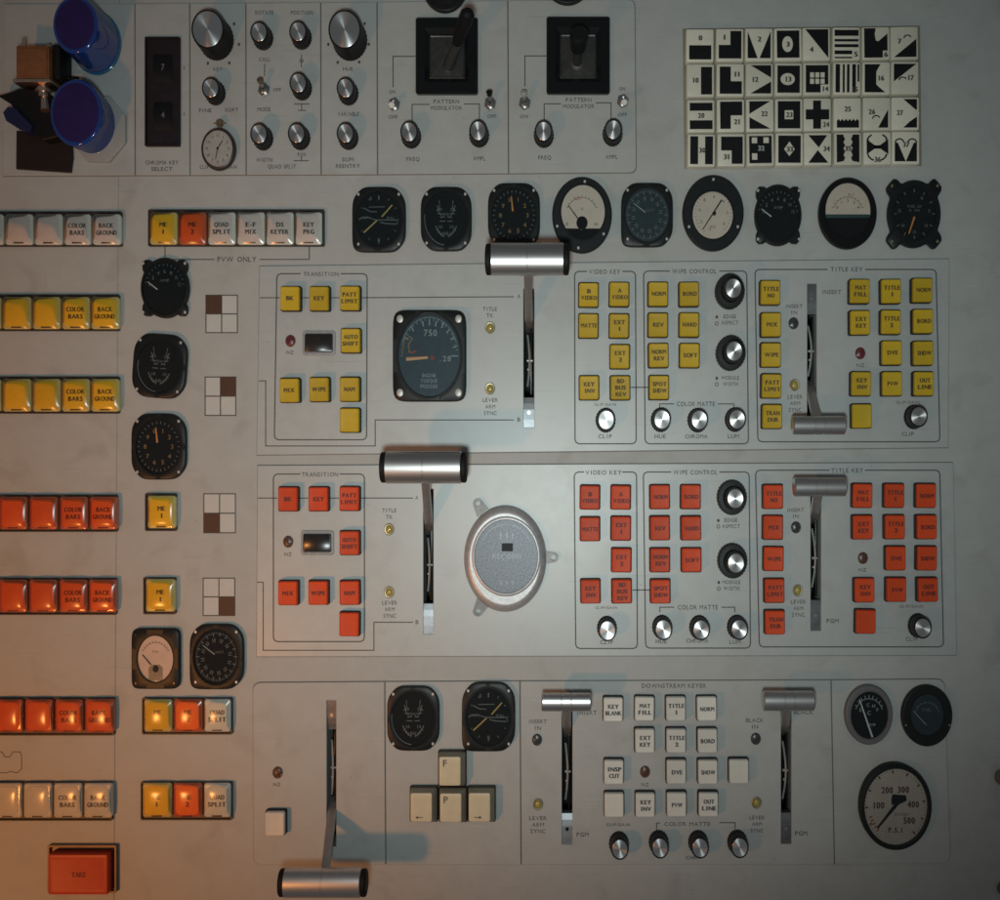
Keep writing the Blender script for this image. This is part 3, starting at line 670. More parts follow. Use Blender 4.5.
# ---------------------------------------------------------------- knobs
def flute(rx, ry, n, d): return [((rx-d*(i % 2))*cos(2*pi*i/n), (ry-d*(i % 2))*sin(2*pi*i/n)) for i in range(n)]
KM = {}
def knob_meshes(kind):
    if kind in KM: return KM[kind]
    if kind == 'small':
        L = [lev(flute(10.2, 12.5, 44, .5), 0), lev(flute(10.2, 12.5, 44, .5), 2.2), lev(flute(9.4, 11.5, 44, .5), 3), lev(flute(8.9, 10.9, 44, .4), 14.6),
             lev(ell(8.4, 10.3, 44), 15.4), lev(ell(7.7, 9.4, 44), 15.4), lev(ell(7.6, 9.3, 44), 15.0)]
        cap = (7.45, 9.1, 15.1); 
    elif kind == 'big':
        L = [lev(flute(17.4, 21, 64, .5), 0), lev(flute(17.4, 21, 64, .5), 3), lev(flute(16.8, 20.3, 64, .6), 4), lev(flute(16.2, 19.6, 64, .5), 25),
             lev(ell(15.6, 18.9, 64), 26.4), lev(ell(14.8, 18, 64), 26.4), lev(ell(14.6, 17.8, 64), 25.8)]
        cap = (14.4, 17.5, 26.0)
    elif kind == 'watchknob':
        pass
    else:  # dual
        L = [lev(flute(14.6, 17.6, 60, .55), 0), lev(flute(14.4, 17.4, 60, .55), 10), lev(ell(13.6, 16.4, 60), 11), lev(ell(9.6, 11.7, 60), 11.2),
             lev(flute(9.4, 11.4, 60, .4), 12), lev(flute(8.8, 10.7, 60, .4), 26.4), lev(ell(8.3, 10.2, 60), 27.2), lev(ell(7.8, 9.5, 60), 27.2), lev(ell(7.7, 9.4, 60), 26.8)]
        cap = (7.6, 9.2, 26.9)
    body = MB().loft(L).mesh('knob_body', M_knob, 40)
    rx, ry, z = cap
    top = MB().loft([lev(ell(rx, ry, 40), z), lev(ell(rx*.96, ry*.96, 40), z+.25), lev(ell(rx*.5, ry*.5, 40), z+.28), lev(ell(rx*.08, ry*.08, 40), z+.2)]).mesh('knob_cap', M_spun)
    KM[kind] = (body, top); return KM[kind]
def knob(kind, px, py, label, group, z=PZ):
    t = thing('rotary_control', label, 'knob', px, py, z, group, radians(random.uniform(0, 3)))
    a, c = knob_meshes(kind); link('knob_body', a, t); link('knob_cap', c, t)
KG = 'small silver-capped black knobs'
knob('big', 217.4, 40.6, 'large silver-capped knob above the pocket watch column', 'large silver-capped knobs')
knob('big', 350.6, 41, 'large silver-capped knob in the SUM REENTRY panel', 'large silver-capped knobs')
for px, py, lab in (
    (216.5, 94, 'small silver-capped knob directly above the pocket watch'),
    (264, 39, 'small silver-capped knob under the word ROTATE'),
    (302.4, 38.4, 'small silver-capped knob under the word POSITION'),
    (302.6, 89, 'small silver-capped knob to the right of the MODE toggle switch'),
    (349, 94, 'small silver-capped knob above the word VARIABLE'),
    (264, 139, 'small silver-capped knob above the word WIDTH'),
    (301, 138.6, 'small silver-capped knob right of the WIDTH knob, bottom of its column'),
    (349, 138.4, 'small silver-capped knob above SUM REENTRY'),
    (411.6, 137, 'small FREQ knob below the left joystick'),
    (479.4, 136, 'small AMPL knob below the left joystick'),
    (543.8, 136.4, 'small FREQ knob below the right joystick'),
    (612.4, 135, 'small AMPL knob below the right joystick'),
    (605.4, 420.4, 'CLIP knob at the foot of the yellow VIDEO KEY group'),
    (660.4, 420, 'leftmost of three COLOR MATTE knobs below the yellow buttons'),
    (697, 420.4, 'middle of three COLOR MATTE knobs below the yellow buttons'),
    (734.2, 419.8, 'rightmost of three COLOR MATTE knobs below the yellow buttons'),
    (912.8, 417, 'CLIP knob at the foot of the yellow TITLE KEY group'),
    (606.8, 627.6, 'CLIP knob at the foot of the red VIDEO KEY group'),
    (661.8, 626.6, 'leftmost of three COLOR MATTE knobs below the red buttons'),
    (698.8, 626.8, 'middle of three COLOR MATTE knobs below the red buttons'),
    (736.4, 626.4, 'rightmost of three COLOR MATTE knobs below the red buttons'),
    (916.8, 625, 'CLIP knob at the foot of the red TITLE KEY group'),
    (618.8, 842.6, 'first from left of four knobs under the white buttons'),
    (658.4, 841.4, 'second from left of four knobs under the white buttons'),
    (697.8, 841.4, 'third from left of four knobs under the white buttons'),
    (736.8, 841, 'fourth from left of four knobs under the white buttons')):
    knob('small', px, py, lab, KG)
DG = 'two-stage black knobs of the wipe controls'
knob('dual', 728.4, 292.8, 'black two-stage knob above EDGE, beside the yellow buttons', DG)
knob('dual', 729.3, 354, 'black two-stage knob above MODULE, beside the yellow buttons', DG)
knob('dual', 730.4, 497.2, 'black two-stage knob above EDGE, beside the red buttons', DG)
knob('dual', 730.9, 560, 'black two-stage knob above MODULE, beside the red buttons', DG)

# ---------------------------------------------------------------- indicator lights and display windows
LM = {}
def led(px, py, kind, label, z=PZ):
    if kind not in LM:
        jm = {'red': M_led_r, 'brown': M_led_b, 'dark': M_led_k, 'amber': M_led_y}[kind]
        ring = MB().loft([lev(ell(5, 6, 20), 0), lev(ell(5, 6, 20), .9), lev(ell(4.4, 5.3, 20), 1.3), lev(ell(3.5, 4.2, 20), 1.2), lev(ell(3.4, 4.1, 20), .3)], c1=False)
        jew = MB()
        if kind == 'amber': jew.dome(3.4, 4.1, 2.2, .4, 20, 4)
        else:
            jew.loft([lev(flute(4.7, 5.7, 14, .9), .5), lev(flute(4.4, 5.3, 14, 1.1), 1.8), lev(ell(2, 2.4, 14), 2.6)])
        LM[kind] = (ring.mesh('lamp_ring', M_brass if kind == 'amber' else jm), jew.mesh('lamp_jewel', jm))
    x, y = at(px, py, z+1)
    t = thing('indicator_light', label, 'indicator light', x, y, z, 'small indicator lights on the panels')
    link('lamp_ring', LM[kind][0], t); link('lamp_jewel', LM[kind][1], t)
led(290.3, 340.8, 'red', 'dark red indicator left of the yellow panel display window')
led(288, 541.8, 'brown', 'brownish indicator left of the red panel display window')
led(490, 327.6, 'amber', 'amber indicator under TITLE TK on the upper panel')
led(490, 388.6, 'amber', 'amber indicator above LEVER ARM SYNC beside the square black gauge')
led(389, 529.4, 'amber', 'amber indicator under TITLE TK on the middle panel')
led(389, 592.4, 'amber', 'amber indicator above LEVER ARM SYNC, left of the red panel fader')
led(793.6, 323.2, 'dark', 'dark indicator under INSERT IN, beside the yellow TITLE KEY lever')
led(794.7, 385, 'amber', 'amber indicator beside the yellow TITLE KEY lever')
led(860.4, 353.2, 'red', 'dark red indicator among the yellow TITLE KEY buttons')
led(796, 527.4, 'dark', 'dark indicator under INSERT IN, beside the red TITLE KEY lever')
led(797.8, 590.5, 'amber', 'amber indicator beside the red TITLE KEY lever')
led(863, 558.2, 'brown', 'brown indicator among the red TITLE KEY buttons')
led(277.5, 772.9, 'brown', 'brown indicator above the lone white button')
led(537, 740, 'dark', 'dark indicator under INSERT IN, left of the downstream keyer')
led(538, 804.6, 'amber', 'amber indicator left of the downstream keyer left lever')
led(755.8, 739, 'dark', 'dark indicator under BLACK IN, right of the white buttons')
led(756.7, 803, 'amber', 'amber indicator below the lone white blank button, by the right lever')
led(645, 772, 'brown', 'brown indicator amid the white downstream keyer buttons')
def display(px, py, label):
    t = thing('display_window', label, 'display', px, py, PZ)
    o = lambda i, z: lev(rr(33-2*i, 25-2*i, 3, 4), z)
    MB().loft([o(0, 0), o(.2, 1.0), o(1, 1.4), o(2.4, 1.4), o(2.6, .6)]).build('display_bezel', M_bezgrey, t)
    o = lambda i, z: lev(rr(27.5-2*i, 18-2*i, 1.5, 3), z)
    MB().loft([o(0, .6), o(0, 2.2), o(.4, 2.5)]).build('display_screen', M_screen, t)
display(319.6, 343.2, 'small black display window among the yellow TRANSITION buttons')
display(318, 542.6, 'small black display window among the red TRANSITION buttons')

# ---------------------------------------------------------------- fader levers
def lever(slot, px, py, H, half, ry, foot_y, label, big, dirn, group):
    """T-handle lever; px,py = where the photo shows the middle of the grip, H its height."""
    x, y = at(px, py, H+PZ)
    s0, s1, sy0, sy1 = SLOTS[slot]; sx = (s0+s1)/2; k = (CAMZ-H)/CAMZ
    t = thing('fader_lever', label, 'lever', sx, foot_y, PZ, group)
    hx, hy = x-sx, foot_y-y          # grip centre relative to the foot (y up)
    L = half*k; ryy = ry*k; rz = ryy/K
    def ringx(xx, f=1.0): return [(hx+xx, hy+ryy*f*cos(2*pi*i/36), H+rz*f*sin(2*pi*i/36)) for i in range(36)]
    if big:
        e = L-5.2
        g = MB()
        g.loft([ringx(-e, .92), ringx(-e+.8), ringx(-.7), ringx(-.4, .965), ringx(.4, .965), ringx(.7), ringx(e-.8), ringx(e, .92)], True, True)
        g.build('grip', M_grip, t)
        for sg in (-1, 1):
            q = MB(); xs = [(e-.1, .9), (e+.4, .95), (e+3.6, .95), (L-.6, .86), (L, .6)]
            if sg > 0: q.loft([ringx(a, f) for a, f in xs], True, True)
            else: q.loft([ringx(-a, f) for a, f in reversed(xs)], True, True)
            q.build('end_cap', M_rubber, t)
        w0, w1 = 4.2, 3.6
    else:
        g = MB()
        g.loft([ringx(-L, .88), ringx(-L+1), ringx(-5.2), ringx(-4.9, .94), ringx(-4.2, .94), ringx(-3.9), ringx(3.9), ringx(4.2, .94), ringx(4.9, .94), ringx(5.2), ringx(L-1), ringx(L, .88)], True, True)
        g.build('grip', M_grip, t)
        w0, w1 = 4.0, 4.4
    # flat arm: swings out of the slot and widens towards the grip
    a = MB(); secs = []
    n = 7
    for i in range(n+1):
        u = i/n
        zc = -14 + (H+14-rz*.4)*u; xc = hx*max(0, u-.12)/.88; yc = hy*u**1.15
        wd = w0*(1-u)+w1*u + (2.2 if not big else .6)*max(0, (u-.75)/.25)**2
        th = 5.5 if big else 4.5
        secs.append([(xc+p[0], yc+p[1], zc) for p in rr(wd*2, th*2, 1.2, 2)])
    a.loft(secs, True, True); a.build('arm', M_arm, t)
    # curved sliding band that closes the far part of the slot
    far = (sy1 if dirn < 0 else sy0)      # end of the slot away from the grip (console y)
    sgn = -1 if dirn < 0 else 1
    ln = 30
    b = MB(); hw = (s1-s0)/2+.6
    prof = [(0, -1.2), (8, -1.3), (18, -1.7), (24, -2.4), (ln, -3.6), (ln+.3, -12)]
    for (d0, z0), (d1, z1) in zip(prof, prof[1:]):
        ya = foot_y-(far+sgn*d0); yb = foot_y-(far+sgn*d1)
        b.add([(-hw, ya, z0), (hw, ya, z0), (hw, yb, z1), (-hw, yb, z1)], [(0, 1, 2, 3) if yb > ya else (3, 2, 1, 0)])
    b.build('slide_band', M_band if slot in ('yellow', 'red', 'dl') else M_bandd, t)
    # inner rail and links seen down the slot
    r_ = MB(); y_a = foot_y-(far+sgn*(ln+3)); y_b = 0
    lo, hi = min(y_a, y_b), max(y_a, y_b)
    r_.box(1.2, 3.0, lo, hi, -16, -7, .3); r_.build('slot_rail', M_blkgloss, t)
    q = MB(); mid = (lo+hi)/2
    q.tube((-2, mid, -8), (3.4, mid, -8), 1.3, n=10); q.tube((-.5, mid-9, -9), (-.5, mid-9, -6.5), 1.1, n=8)
    q.build('link_pin', M_screw, t)
    q = MB(); n = 12; pts = [(-1.6+2.2*sin(pi*i/n), lo+(hi-lo)*(.12+.76*i/n), -9+4.5*sin(pi*i/n)) for i in range(n+1)]
    q.loft([[(p[0]+a, p[1], p[2]+c) for a, c in ((-.9, 0), (0, .8), (.9, 0), (0, -.8))] for p in pts], True, True)
    q.build('spring_strip', M_screw, t, ang=60)
    q = MB().loft([lev(ell(1.7, 2, 14), -1.5, 1, 0, foot_y-(far+sgn*15)), lev(ell(1.7, 2, 14), -1.1, 1, 0, foot_y-(far+sgn*15))]); q.build('band_rivet', M_blkgloss if slot == 'dl' else M_steel, t)
M_bandd = mat('dark_slide_metal', (0.15, 0.15, 0.155), 0.42, metal=0.6, var=0.25, vscale=120)
M_band = mat('grey_slide_metal', (0.33, 0.35, 0.37), 0.38, metal=0.7, var=0.2, vscale=120)
LG = 'T-handled fader levers'
lever('yellow', 527.4, 259.4, 62, 42, 16.6, 326, 'long T-handle lever with black-ended silver grip above the yellow panel', True, -1, LG)
lever('red', 423.8, 467.4, 62, 43.4, 16.2, 530, 'long T-handle lever at the top of the red panel slot', True, -1, LG)
lever('low', 323.2, 882.8, 62, 44, 14.4, 806, 'long T-handle lever at the bottom edge below the lone white button', True, 1, LG)
lever('yt', 818.5, 425.3, 32, 26.2, 9.4, 384, 'short T-handle lever resting low in the yellow TITLE KEY slot', False, 1, LG)
lever('rt', 819.6, 487, 32, 25.8, 9.5, 520, 'short T-handle lever at the top of the red TITLE KEY slot', False, -1, LG)
lever('dl', 566.3, 702.2, 32, 24.6, 9.2, 736, 'short T-handle lever left of the white downstream keyer buttons', False, -1, LG)
lever('dr', 788.2, 701, 32, 25.4, 10, 734, 'short T-handle lever right of the white downstream keyer buttons', False, -1, LG)

# ---------------------------------------------------------------- gauges
NP = 96
def polar(fn, n=NP): return [(fn(2*pi*i/n)*cos(2*pi*i/n), fn(2*pi*i/n)*sin(2*pi*i/n)) for i in range(n)]
def shape(kind, hx, hy):
    """outline of a gauge case, hx/hy half sizes."""
    if kind == 'round': return ell(hx, hy, NP)
    P = []
    for i in range(NP):
        t = 2*pi*i/NP; c, s_ = cos(t), sin(t)
        if kind == 'square':
            p = 9
            r = (abs(c)**p+abs(s_)**p)**(-1/p)
        elif kind in ('oct', 'octs'):      # square with cut, softened corners
            cut = 1.63
            if kind == 'octs' and c < 0 and s_ < 0: cut = 1.9
            q = 15; m_ = max(abs(c), abs(s_)); d_ = (abs(c)+abs(s_))/cut
            r = (abs(c)**q*.9+abs(s_)**q*.9+d_**14)**(-1/9) if 0 else ((abs(c)**q+abs(s_)**q+d_**q)**(-1/q))
        elif kind in ('ears', 'earsbig'):
            q = abs(((t-pi/4) % (pi/2)))
            q = min(q, pi/2-q)              # angle from the nearest diagonal
            e = 1.24 if kind == 'ears' else 1.30
            wdt = .15 if kind == 'ears' else .17
            k_ = max(0, min(1, (wdt*1.7-q)/(wdt*.8)))
            k_ = k_*k_*(3-2*k_)
            r = 1.0+(e-1.0)*k_
            if kind == 'ears': r = min(r, .93/max(abs(c), abs(s_)) if q < .4 else 1.0)
        P.append((hx*r*c, hy*r*s_))
    return P
def gauge(px, py, hx, hy, kind, dial, label, dialm=M_dial, casem=M_case, H=6.0, screws='corners', z=0.0, rz=0.0, paint=None, rec=1.6, group='aircraft style gauges lying on the console',
          name='gauge', dial_c=(0, 0), cat='gauge', screwm=None, sr=1.3):
    x, y = at(px, py, z+H*.6)
    t = thing(name, label, cat, x, y, z, group, rz)
    out = shape(kind, hx, hy); dx, dy = dial
    def dl(k, zz): return [(a*k+dial_c[0], b_*k+dial_c[1], zz) for a, b_ in ell(dx, dy, NP)]
    f = lambda i: [(a*(1-i/hx), b_*(1-i/hy)) for a, b_ in out]
    MB().loft([lev(out, 0), lev(out, H-1.6), lev(f(.5), H-.5), lev(f(1.3), H), dl(1.07, H), dl(1.05, H+.5), dl(1.02, H+.5), dl(1.0, H), dl(1.0, H-rec)], c1=False).build('case', casem, t)
    d = MB().loft([dl(1.0, H-rec), dl(.3, H-rec)]).build('dial', dialm, t)
    if paint: paint(t, d, H-rec)
    g = MB(); g.loft([dl(.995, H+.05), dl(.8, H+.14), dl(.5, H+.24), dl(.05, H+.3)]); g.build('glass', M_glass, t, ang=80)
    sp = []
    if screws == 'corners': sp = [(sx*hx*.755, sy*hy*.765) for sx in (-1, 1) for sy in (-1, 1)]
    elif screws == 'tri': sp = [(hx*.88*cos(radians(a)), hy*.88*sin(radians(a))) for a in (90, 205, 335)]
    elif screws == 'four': sp = [(hx*.88*cos(radians(a)), hy*.88*sin(radians(a))) for a in (84, 200, 325, 262)]
    elif screws: sp = screws
    for sx, sy in sp:
        b = MB(); b.loft([lev(ell(sr, sr*K, 12), H-.6, 1, sx, sy), lev(ell(sr, sr*K, 12), H+.25, 1, sx, sy), lev(ell(sr*.7, sr*.7*K, 12), H+.6, 1, sx, sy)])
        b.build('screw', screwm or M_screw, t)
    return t
def needle(t, z, x0, y0, x1, y1, w0, w1, m, hub=None):
    b = MB(); l = math.hypot(x1-x0, y1-y0); nx, ny = -(y1-y0)/l, (x1-x0)/l
    def q(zz, k=1): return [(x0+nx*w0*k, y0+ny*w0*k, zz), (x0-nx*w0*k, y0-ny*w0*k, zz), (x1-nx*w1*k, y1-ny*w1*k, zz), (x1+nx*w1*k, y1+ny*w1*k, zz)]
    b.loft([q(z+.4), q(z+.8), q(z+.95, .5)], True)
    o = b.build('needle', m, t)
    if hub:
        hxx, hyy, hr, hm = hub
        MB().loft([lev(ell(hr, hr*K, 20), z+.1, 1, hxx, hyy), lev(ell(hr, hr*K, 20), z+1.1, 1, hxx, hyy), lev(ell(hr*.6, hr*.6*K, 20), z+1.3, 1, hxx, hyy)]).build('hub', hm, t)
    return o
def ticks(b, rx, ry, r0, r1, angs, wd, z, cx=0, cy=0):
    for a in angs:
        a = radians(a); b.line([(cx+rx*r0*cos(a), cy+ry*r0*sin(a)), (cx+rx*r1*cos(a), cy+ry*r1*sin(a))], wd, z)
def arc(b, rx, ry, a0, a1, wd, z, n=18, cx=0, cy=0):
    b.line([(cx+rx*cos(radians(a0+(a1-a0)*i/n)), cy+ry*sin(radians(a0+(a1-a0)*i/n))) for i in range(n+1)], wd, z)
Z1 = .12
# kinds of face
def f_cross(t, d, z):
    b = MB()
    b.line([(-15, 11.5), (-9, 8), (-2, 7.6)], .8, z+Z1); b.line([(-19, 1), (-12, 2.6), (-3, -.5), (18, -.6)], .8, z+Z1)
    b.line([(1, -2.6), (7, -4), (17, -4.6)], .9, z+Z1); b.line([(-10, 12.4), (6, 12.6)], .7, z+Z1)
    ticks(b, 21, 25, .78, .95, [90, 270], 1.1, z+Z1); ticks(b, 21, 25, .86, .95, range(0, 360, 30), .6, z+Z1*2)
    b.text('5', -8, 21, 3.2, z+Z1*3, 2.2); b.text('2', 18.4, -3, 3, z+Z1*3, 2); b.text('N', 0, -20, 3.2, z+Z1*3, 2.2)
    b.text('TURN', -13, 1.6, 2.4, z+Z1*4, 8); b.text('PULL', 12, 1.4, 2.4, z+Z1*4, 8)
    b.build('dial_marking', M_faint, d)
    needle(t, z, -15, -13.2, -2, -1.2, .65, .6, M_yneedle); needle(t, z, 3, 2.6, 13.4, 14.4, .6, .65, M_yneedle)
def f_fig(t, d, z):
    b = MB()
    for s_ in (-1, 1):
        b.line([(s_*4.6, 2.8), (s_*7, 7), (s_*9, 13.5)], .7, z+Z1); b.line([(s_*9.6, 8), (s_*6.6, 10.5), (s_*6.4, 14)], .7, z+Z1*2)
        b.text('30' if s_ < 0 else '20', s_*6.2, 9.4, 3, z+Z1*3, 4.2); b.line([(s_*3, 5.4), (s_*5.6, 4.6), (s_*8.6, 5.6)], .7, z+Z1*2)
        b.line([(s_*1.4, 2), (s_*5.8, 1.6)], .9, z+Z1); b.line([(s_*1, -2.4), (s_*6.6, -2.2)], .8, z+Z1)
        b.line([(s_*10.4, -7), (s_*8.6, -11), (s_*5.2, -15.5), (s_*1.8, -18)], .9, z+Z1)
        b.text('10', s_*5.6, -8, 3, z+Z1*3, 4); ticks(b, 12, 15, .8, 1.0, [270+s_*d_ for d_ in (12, 26, 40, 54)], .7, z+Z1*2, 0, -3)
        b.line([(s_*6.6, 14.5), (s_*7, 18.4)], .6, z+Z1)
    b.text('OIL', 0, 4.6, 2.6, z+Z1*3, 6); b.text('FUEL', 0, -14.4, 2.6, z+Z1*3, 6)
    b.build('dial_marking', M_faint, d)
    b = MB(); arc(b, 21.5, 26, 170, 265, .9, z+Z1*2); b.build('painted_rim_glint', M_faint, d)  # grey arc paints the crescent highlight inside the lower left rim
def f_ten(t, d, z):
    b = MB()
    for i in range(10):
        a = radians(90-36*i-18); b.text(str((i+1) % 10), 13.4*cos(a), 16.2*sin(a), 4.2, z+Z1*2, 3.2)
    b.build('numeral', M_gold, d)
    b = MB(); ticks(b, 21, 25, .9, 1.0, range(0, 360, 12), .6, z+Z1); b.build('tick_mark', M_faint, d)
    needle(t, z, -1.2, 4, -2.6, 19, .9, .35, M_orange)
def f_radial(t, d, z, k=1.0):
    b = MB(); ticks(b, 21*k, 25*k, .82, .98, range(0, 360, 20), .9, z+Z1); ticks(b, 21*k, 25*k, .9, .98, range(0, 360, 5), .45, z+Z1*2)
    ticks(b, 21*k, 25*k, .58, .74, [a+d_ for a in range(10, 350, 30) for d_ in (-4, 4)], .8, z+Z1*3)
    b.text('KNOTS', 3, 4.6, 2.4, z+Z1*3, 8)
    b.build('dial_marking', M_faint, d)
    needle(t, z, -1.6, 2.4, -13.6*k, 11.6*k, .55, .4, M_pale)
def f_fan(t, d, z):
    b = MB()
    for i in range(7):
        a = radians(165-25*i); b.text(str(i*2), 15*cos(a), 17.5*sin(a)-1, 3.4, z+Z1*2, 3)
    b.text('AMP', 0, 7.4, 3, z+Z1*2, 9); ticks(b, 20, 24, .92, 1.0, range(10, 175, 12), .6, z+Z1)
    b.build('dial_marking', M_faint, d)
    needle(t, z, -7, -1.6, -16.6, 6, .55, .35, M_wneedle)
def f_meter(t, d, z):
    b = MB(); b.poly([(x*1.0, min(y, -12.5)) for x, y in ell(21.4, 26.6, 60, pi) if y < -11.5], z+Z1)
    b.build('lower_mask', M_blkgloss, d)
    b = MB(); arc(b, 15.5, 17.5, 25, 155, .5, z+Z1); ticks(b, 15.5, 17.5, 1, 1.12, range(25, 156, 13), .5, z+Z1*2, 0, 0)
    b.text('0', -15, -9, 3.4, z+Z1, 2.4); b.text('50', 14, -9, 3, z+Z1, 4); b.text('V', 0, 6, 3.4, z+Z1, 3); b.build('dial_marking', M_pencil, d)
    b = MB(); b.text('VOLTS', -5, 16.6, 3, z+Z1, 7); b.build('red_legend', M_redink, d)
    b = MB().loft([lev(ell(5.6, 6.6, 24), z+.1, 1, 0, -8), lev(ell(5.6, 6.6, 24), z+1.1, 1, 0, -8)]); b.build('hub', M_blkgloss, t)
    needle(t, z, -3, -5, -14, 10, .55, .35, M_blk)
def f_inner(t, d, z):
    b = MB()
    for i, a in enumerate(range(-40, 260, 42)): b.text(str(i*2), 14*cos(radians(a)), 16.6*sin(radians(a)), 3, z+Z1*2, 2.8)
    ticks(b, 18.6, 22, .9, 1.0, range(-50, 250, 10), .45, z+Z1); b.text('PSI', 0, -14, 2.6, z+Z1*2, 6)
    b.build('dial_marking', M_pencil, d)
    needle(t, z, -10.4, -16.5, 8.4, 13, .45, .75, M_blk, (1, -.5, 1.8, M_blk))
def f_half(t, d, z):
    b = MB(); b.poly([(x, min(y, -1.5)) for x, y in ell(22, 27, 60, pi) if y < 0], z+Z1); b.build('lower_mask', M_blkgloss, d)
    b = MB().box(-21.6, 21.6, -4.6, -1.2, z+.2, z+.9, .3); b.build('mask_bar', M_tealbar, d)
    b = MB(); arc(b, 15, 16, 20, 160, .5, z+Z1); ticks(b, 15, 16, 1, 1.12, range(20, 161, 14), .5, z+Z1*2)
    for i, a in enumerate((25, 58, 90, 122, 155)): b.text(str(4-i), 11.6*cos(radians(a)), 11.6*sin(radians(a))+1, 3, z+Z1*2, 2.4)
    b.text('D C', 4, 18.6, 2.6, z+Z1, 6); b.build('dial_marking', M_pencil, d)
def f_eared(t, d, z):
    b = MB(); ticks(b, 20.5, 25, .86, 1.0, range(0, 360, 30), .9, z+Z1)
    for i, a in enumerate(range(60, -240, -50)): b.text(str(i*5), 15*cos(radians(a)), 18*sin(radians(a)), 3.2, z+Z1*2, 3.4)
    b.text('FUEL LB', 0, 7.6, 2.6, z+Z1*2, 14); b.text('X 100', 0, 3.6, 2.6, z+Z1*2, 12); b.build('dial_marking', M_faint, d)
    needle(t, z, 0, -3, -5.6, -20, .9, .5, M_orange)
def f_square(t, d, z):
    b = MB(); arc(b, 14, 16, 30, 150, .5, z+Z1); ticks(b, 14, 16, 1, 1.12, range(30, 151, 12), .5, z+Z1*2); b.text('MA', 0, 7, 2.6, z+Z1, 6)
    b.build('dial_marking', M_pencil, d)
    b = MB(); b.poly([(-7, -22), (7, -22), (7, -9), (4, -6), (-4, -6), (-7, -9)], z+Z1*2); b.build('movement_cover', M_greyc, d)
    b = MB().loft([lev(ell(3, 3.6, 16), z+.3, 1, 0, -10), lev(ell(2.4, 3, 16), z+1, 1, 0, -10)]); b.build('hub', M_blk, t)
    needle(t, z, -4.6, -6, -13, 4, .5, .35, M_blk)
def f_white(t, d, z):
    b = MB(); arc(b, 14, 16, 20, 160, .7, z+Z1); ticks(b, 14, 17, .95, 1.15, range(30, 160, 15), .7, z+Z1*2)
    for i, a in enumerate((30, 62, 96, 150)): b.text(('F', 'H', 'C', 'E')[i], 9.6*cos(radians(a)), 10*sin(radians(a)), 3.4, z+Z1*3, 2.8)
    b.text('TEMP', 2, -10, 3, z+Z1*2, 9); b.text('C', 0, 2, 4, z+Z1*2, 3.4)
    b.build('dial_marking', M_pale, d)
    needle(t, z, 3.2, -22, -9.6, 15.5, .9, .5, M_wneedle)
def f_bluev(t, d, z):
    b = MB(); arc(b, 12, 13, 20, 160, .6, z+Z1); ticks(b, 12, 13, 1, 1.15, range(20, 161, 20), .6, z+Z1*2); b.text('FUEL', 0, 6, 3, z+Z1, 9)
    b.build('dial_marking', M_faint, d)
    needle(t, z, -1, -9, -13.6, 4.6, .45, .35, M_pale)
def f_press(t, d, z):
    b = MB()
    for s_, x, y in (('100', -17, 1), ('200', -8.4, 16), ('300', 7.6, 16.6), ('400', 17.4, 2), ('500', 13.4, -14)): b.text(s_, x, y, 6.4, z+Z1*2, 11, bold=.08)
    b.text('P.S.I', 0, -23.5, 5, z+Z1*2, 14, bold=.08); ticks(b, 30, 36, .9, 1.0, range(-50, 240, 29), 1.5, z+Z1); ticks(b, 30, 36, .95, 1.0, range(-50, 240, 6), .45, z+Z1*2)
    b.text('OXYGEN', 6, -8, 2.8, z+Z1*2, 14)
    b.build('dial_marking', M_redbrown, d)
    b = MB(); ticks(b, 27, 32.5, .9, 1.02, (200, 207, 214, 221, 228), 1.5, z+Z1); b.build('red_mark', M_redink, d)
    needle(t, z, 4, 6, -18, -21.5, 2.0, .9, M_blk)
    b = MB(); b.loft([lev(P_, z+zz) for P_, zz in (([(-4, 2), (3, 2), (11, 6), (10, 11), (-3, 12), (-4, 8)], .3), ([(-4, 2), (3, 2), (11, 6), (10, 11), (-3, 12), (-4, 8)], 1.2))], True)
    b.build('counterweight', M_blk, t)
def f_torque(t, d, z):
    b = MB(); R_ = (30, 41)
    ticks(b, 30, 40, .8, .95, (60, 45, 30, 15, 130, 150), 1.1, z+Z1); ticks(b, 30, 40, .88, .95, range(0, 181, 9), .5, z+Z1*2)
    b.text('750', 1, 23, 6.4, z+Z1*3, 13); b.text('.28', 15.4, -2.6, 5.4, z+Z1*3, 12); ticks(b, 30, 41, .72, .95, (0,), 1.1, z+Z1)
    ticks(b, 30, 40, .76, .9, (75, 90, 105), 1.1, z+Z1)
    arc(b, 28.6, 38.4, 20, 160, .5, z+Z1*3)
    for i, s_ in enumerate(('ENGINE', 'TORQUE', 'PRESSURE')): b.text(s_, -.4, -19.4-5.4*i, 3.6, z+Z1*2, (13, 16, 17)[i])
    b.build('dial_marking', M_pale, d)
    b = MB(); b.line([(-20, 3), (-20.6, 12), (-17, 17), (-21, 20)], 1.4, z+Z1); arc(b, 27, 36, 150, 178, 1.0, z+Z1*2); b.build('amber_mark', M_gold, d)
    b = MB(); b.line([(-20, 4.4), (-17, 3), (-13, 5)], 1.2, z+Z1*3); b.build('red_mark', M_redink, d)
    needle(t, z, -23, -3.2, -1.4, -1.6, 1.7, 1.2, M_orange2)
    b = MB().loft([lev(ell(2, 2.4, 16), z+.2, 1, 3, -2), lev(ell(2, 2.4, 16), z+1.0, 1, 3, -2)]); b.build('hub', M_dkred, t)
M_redbrown = mat('red_brown_print', (0.10, 0.035, 0.025), 0.6)
M_pencil = mat('faded_black_print', (0.16, 0.12, 0.09), 0.6)
M_redink = mat('red_dial_print', (0.45, 0.07, 0.05), 0.6)
M_tealbar = mat('teal_mask_bar', (0.03, 0.075, 0.075), 0.4)
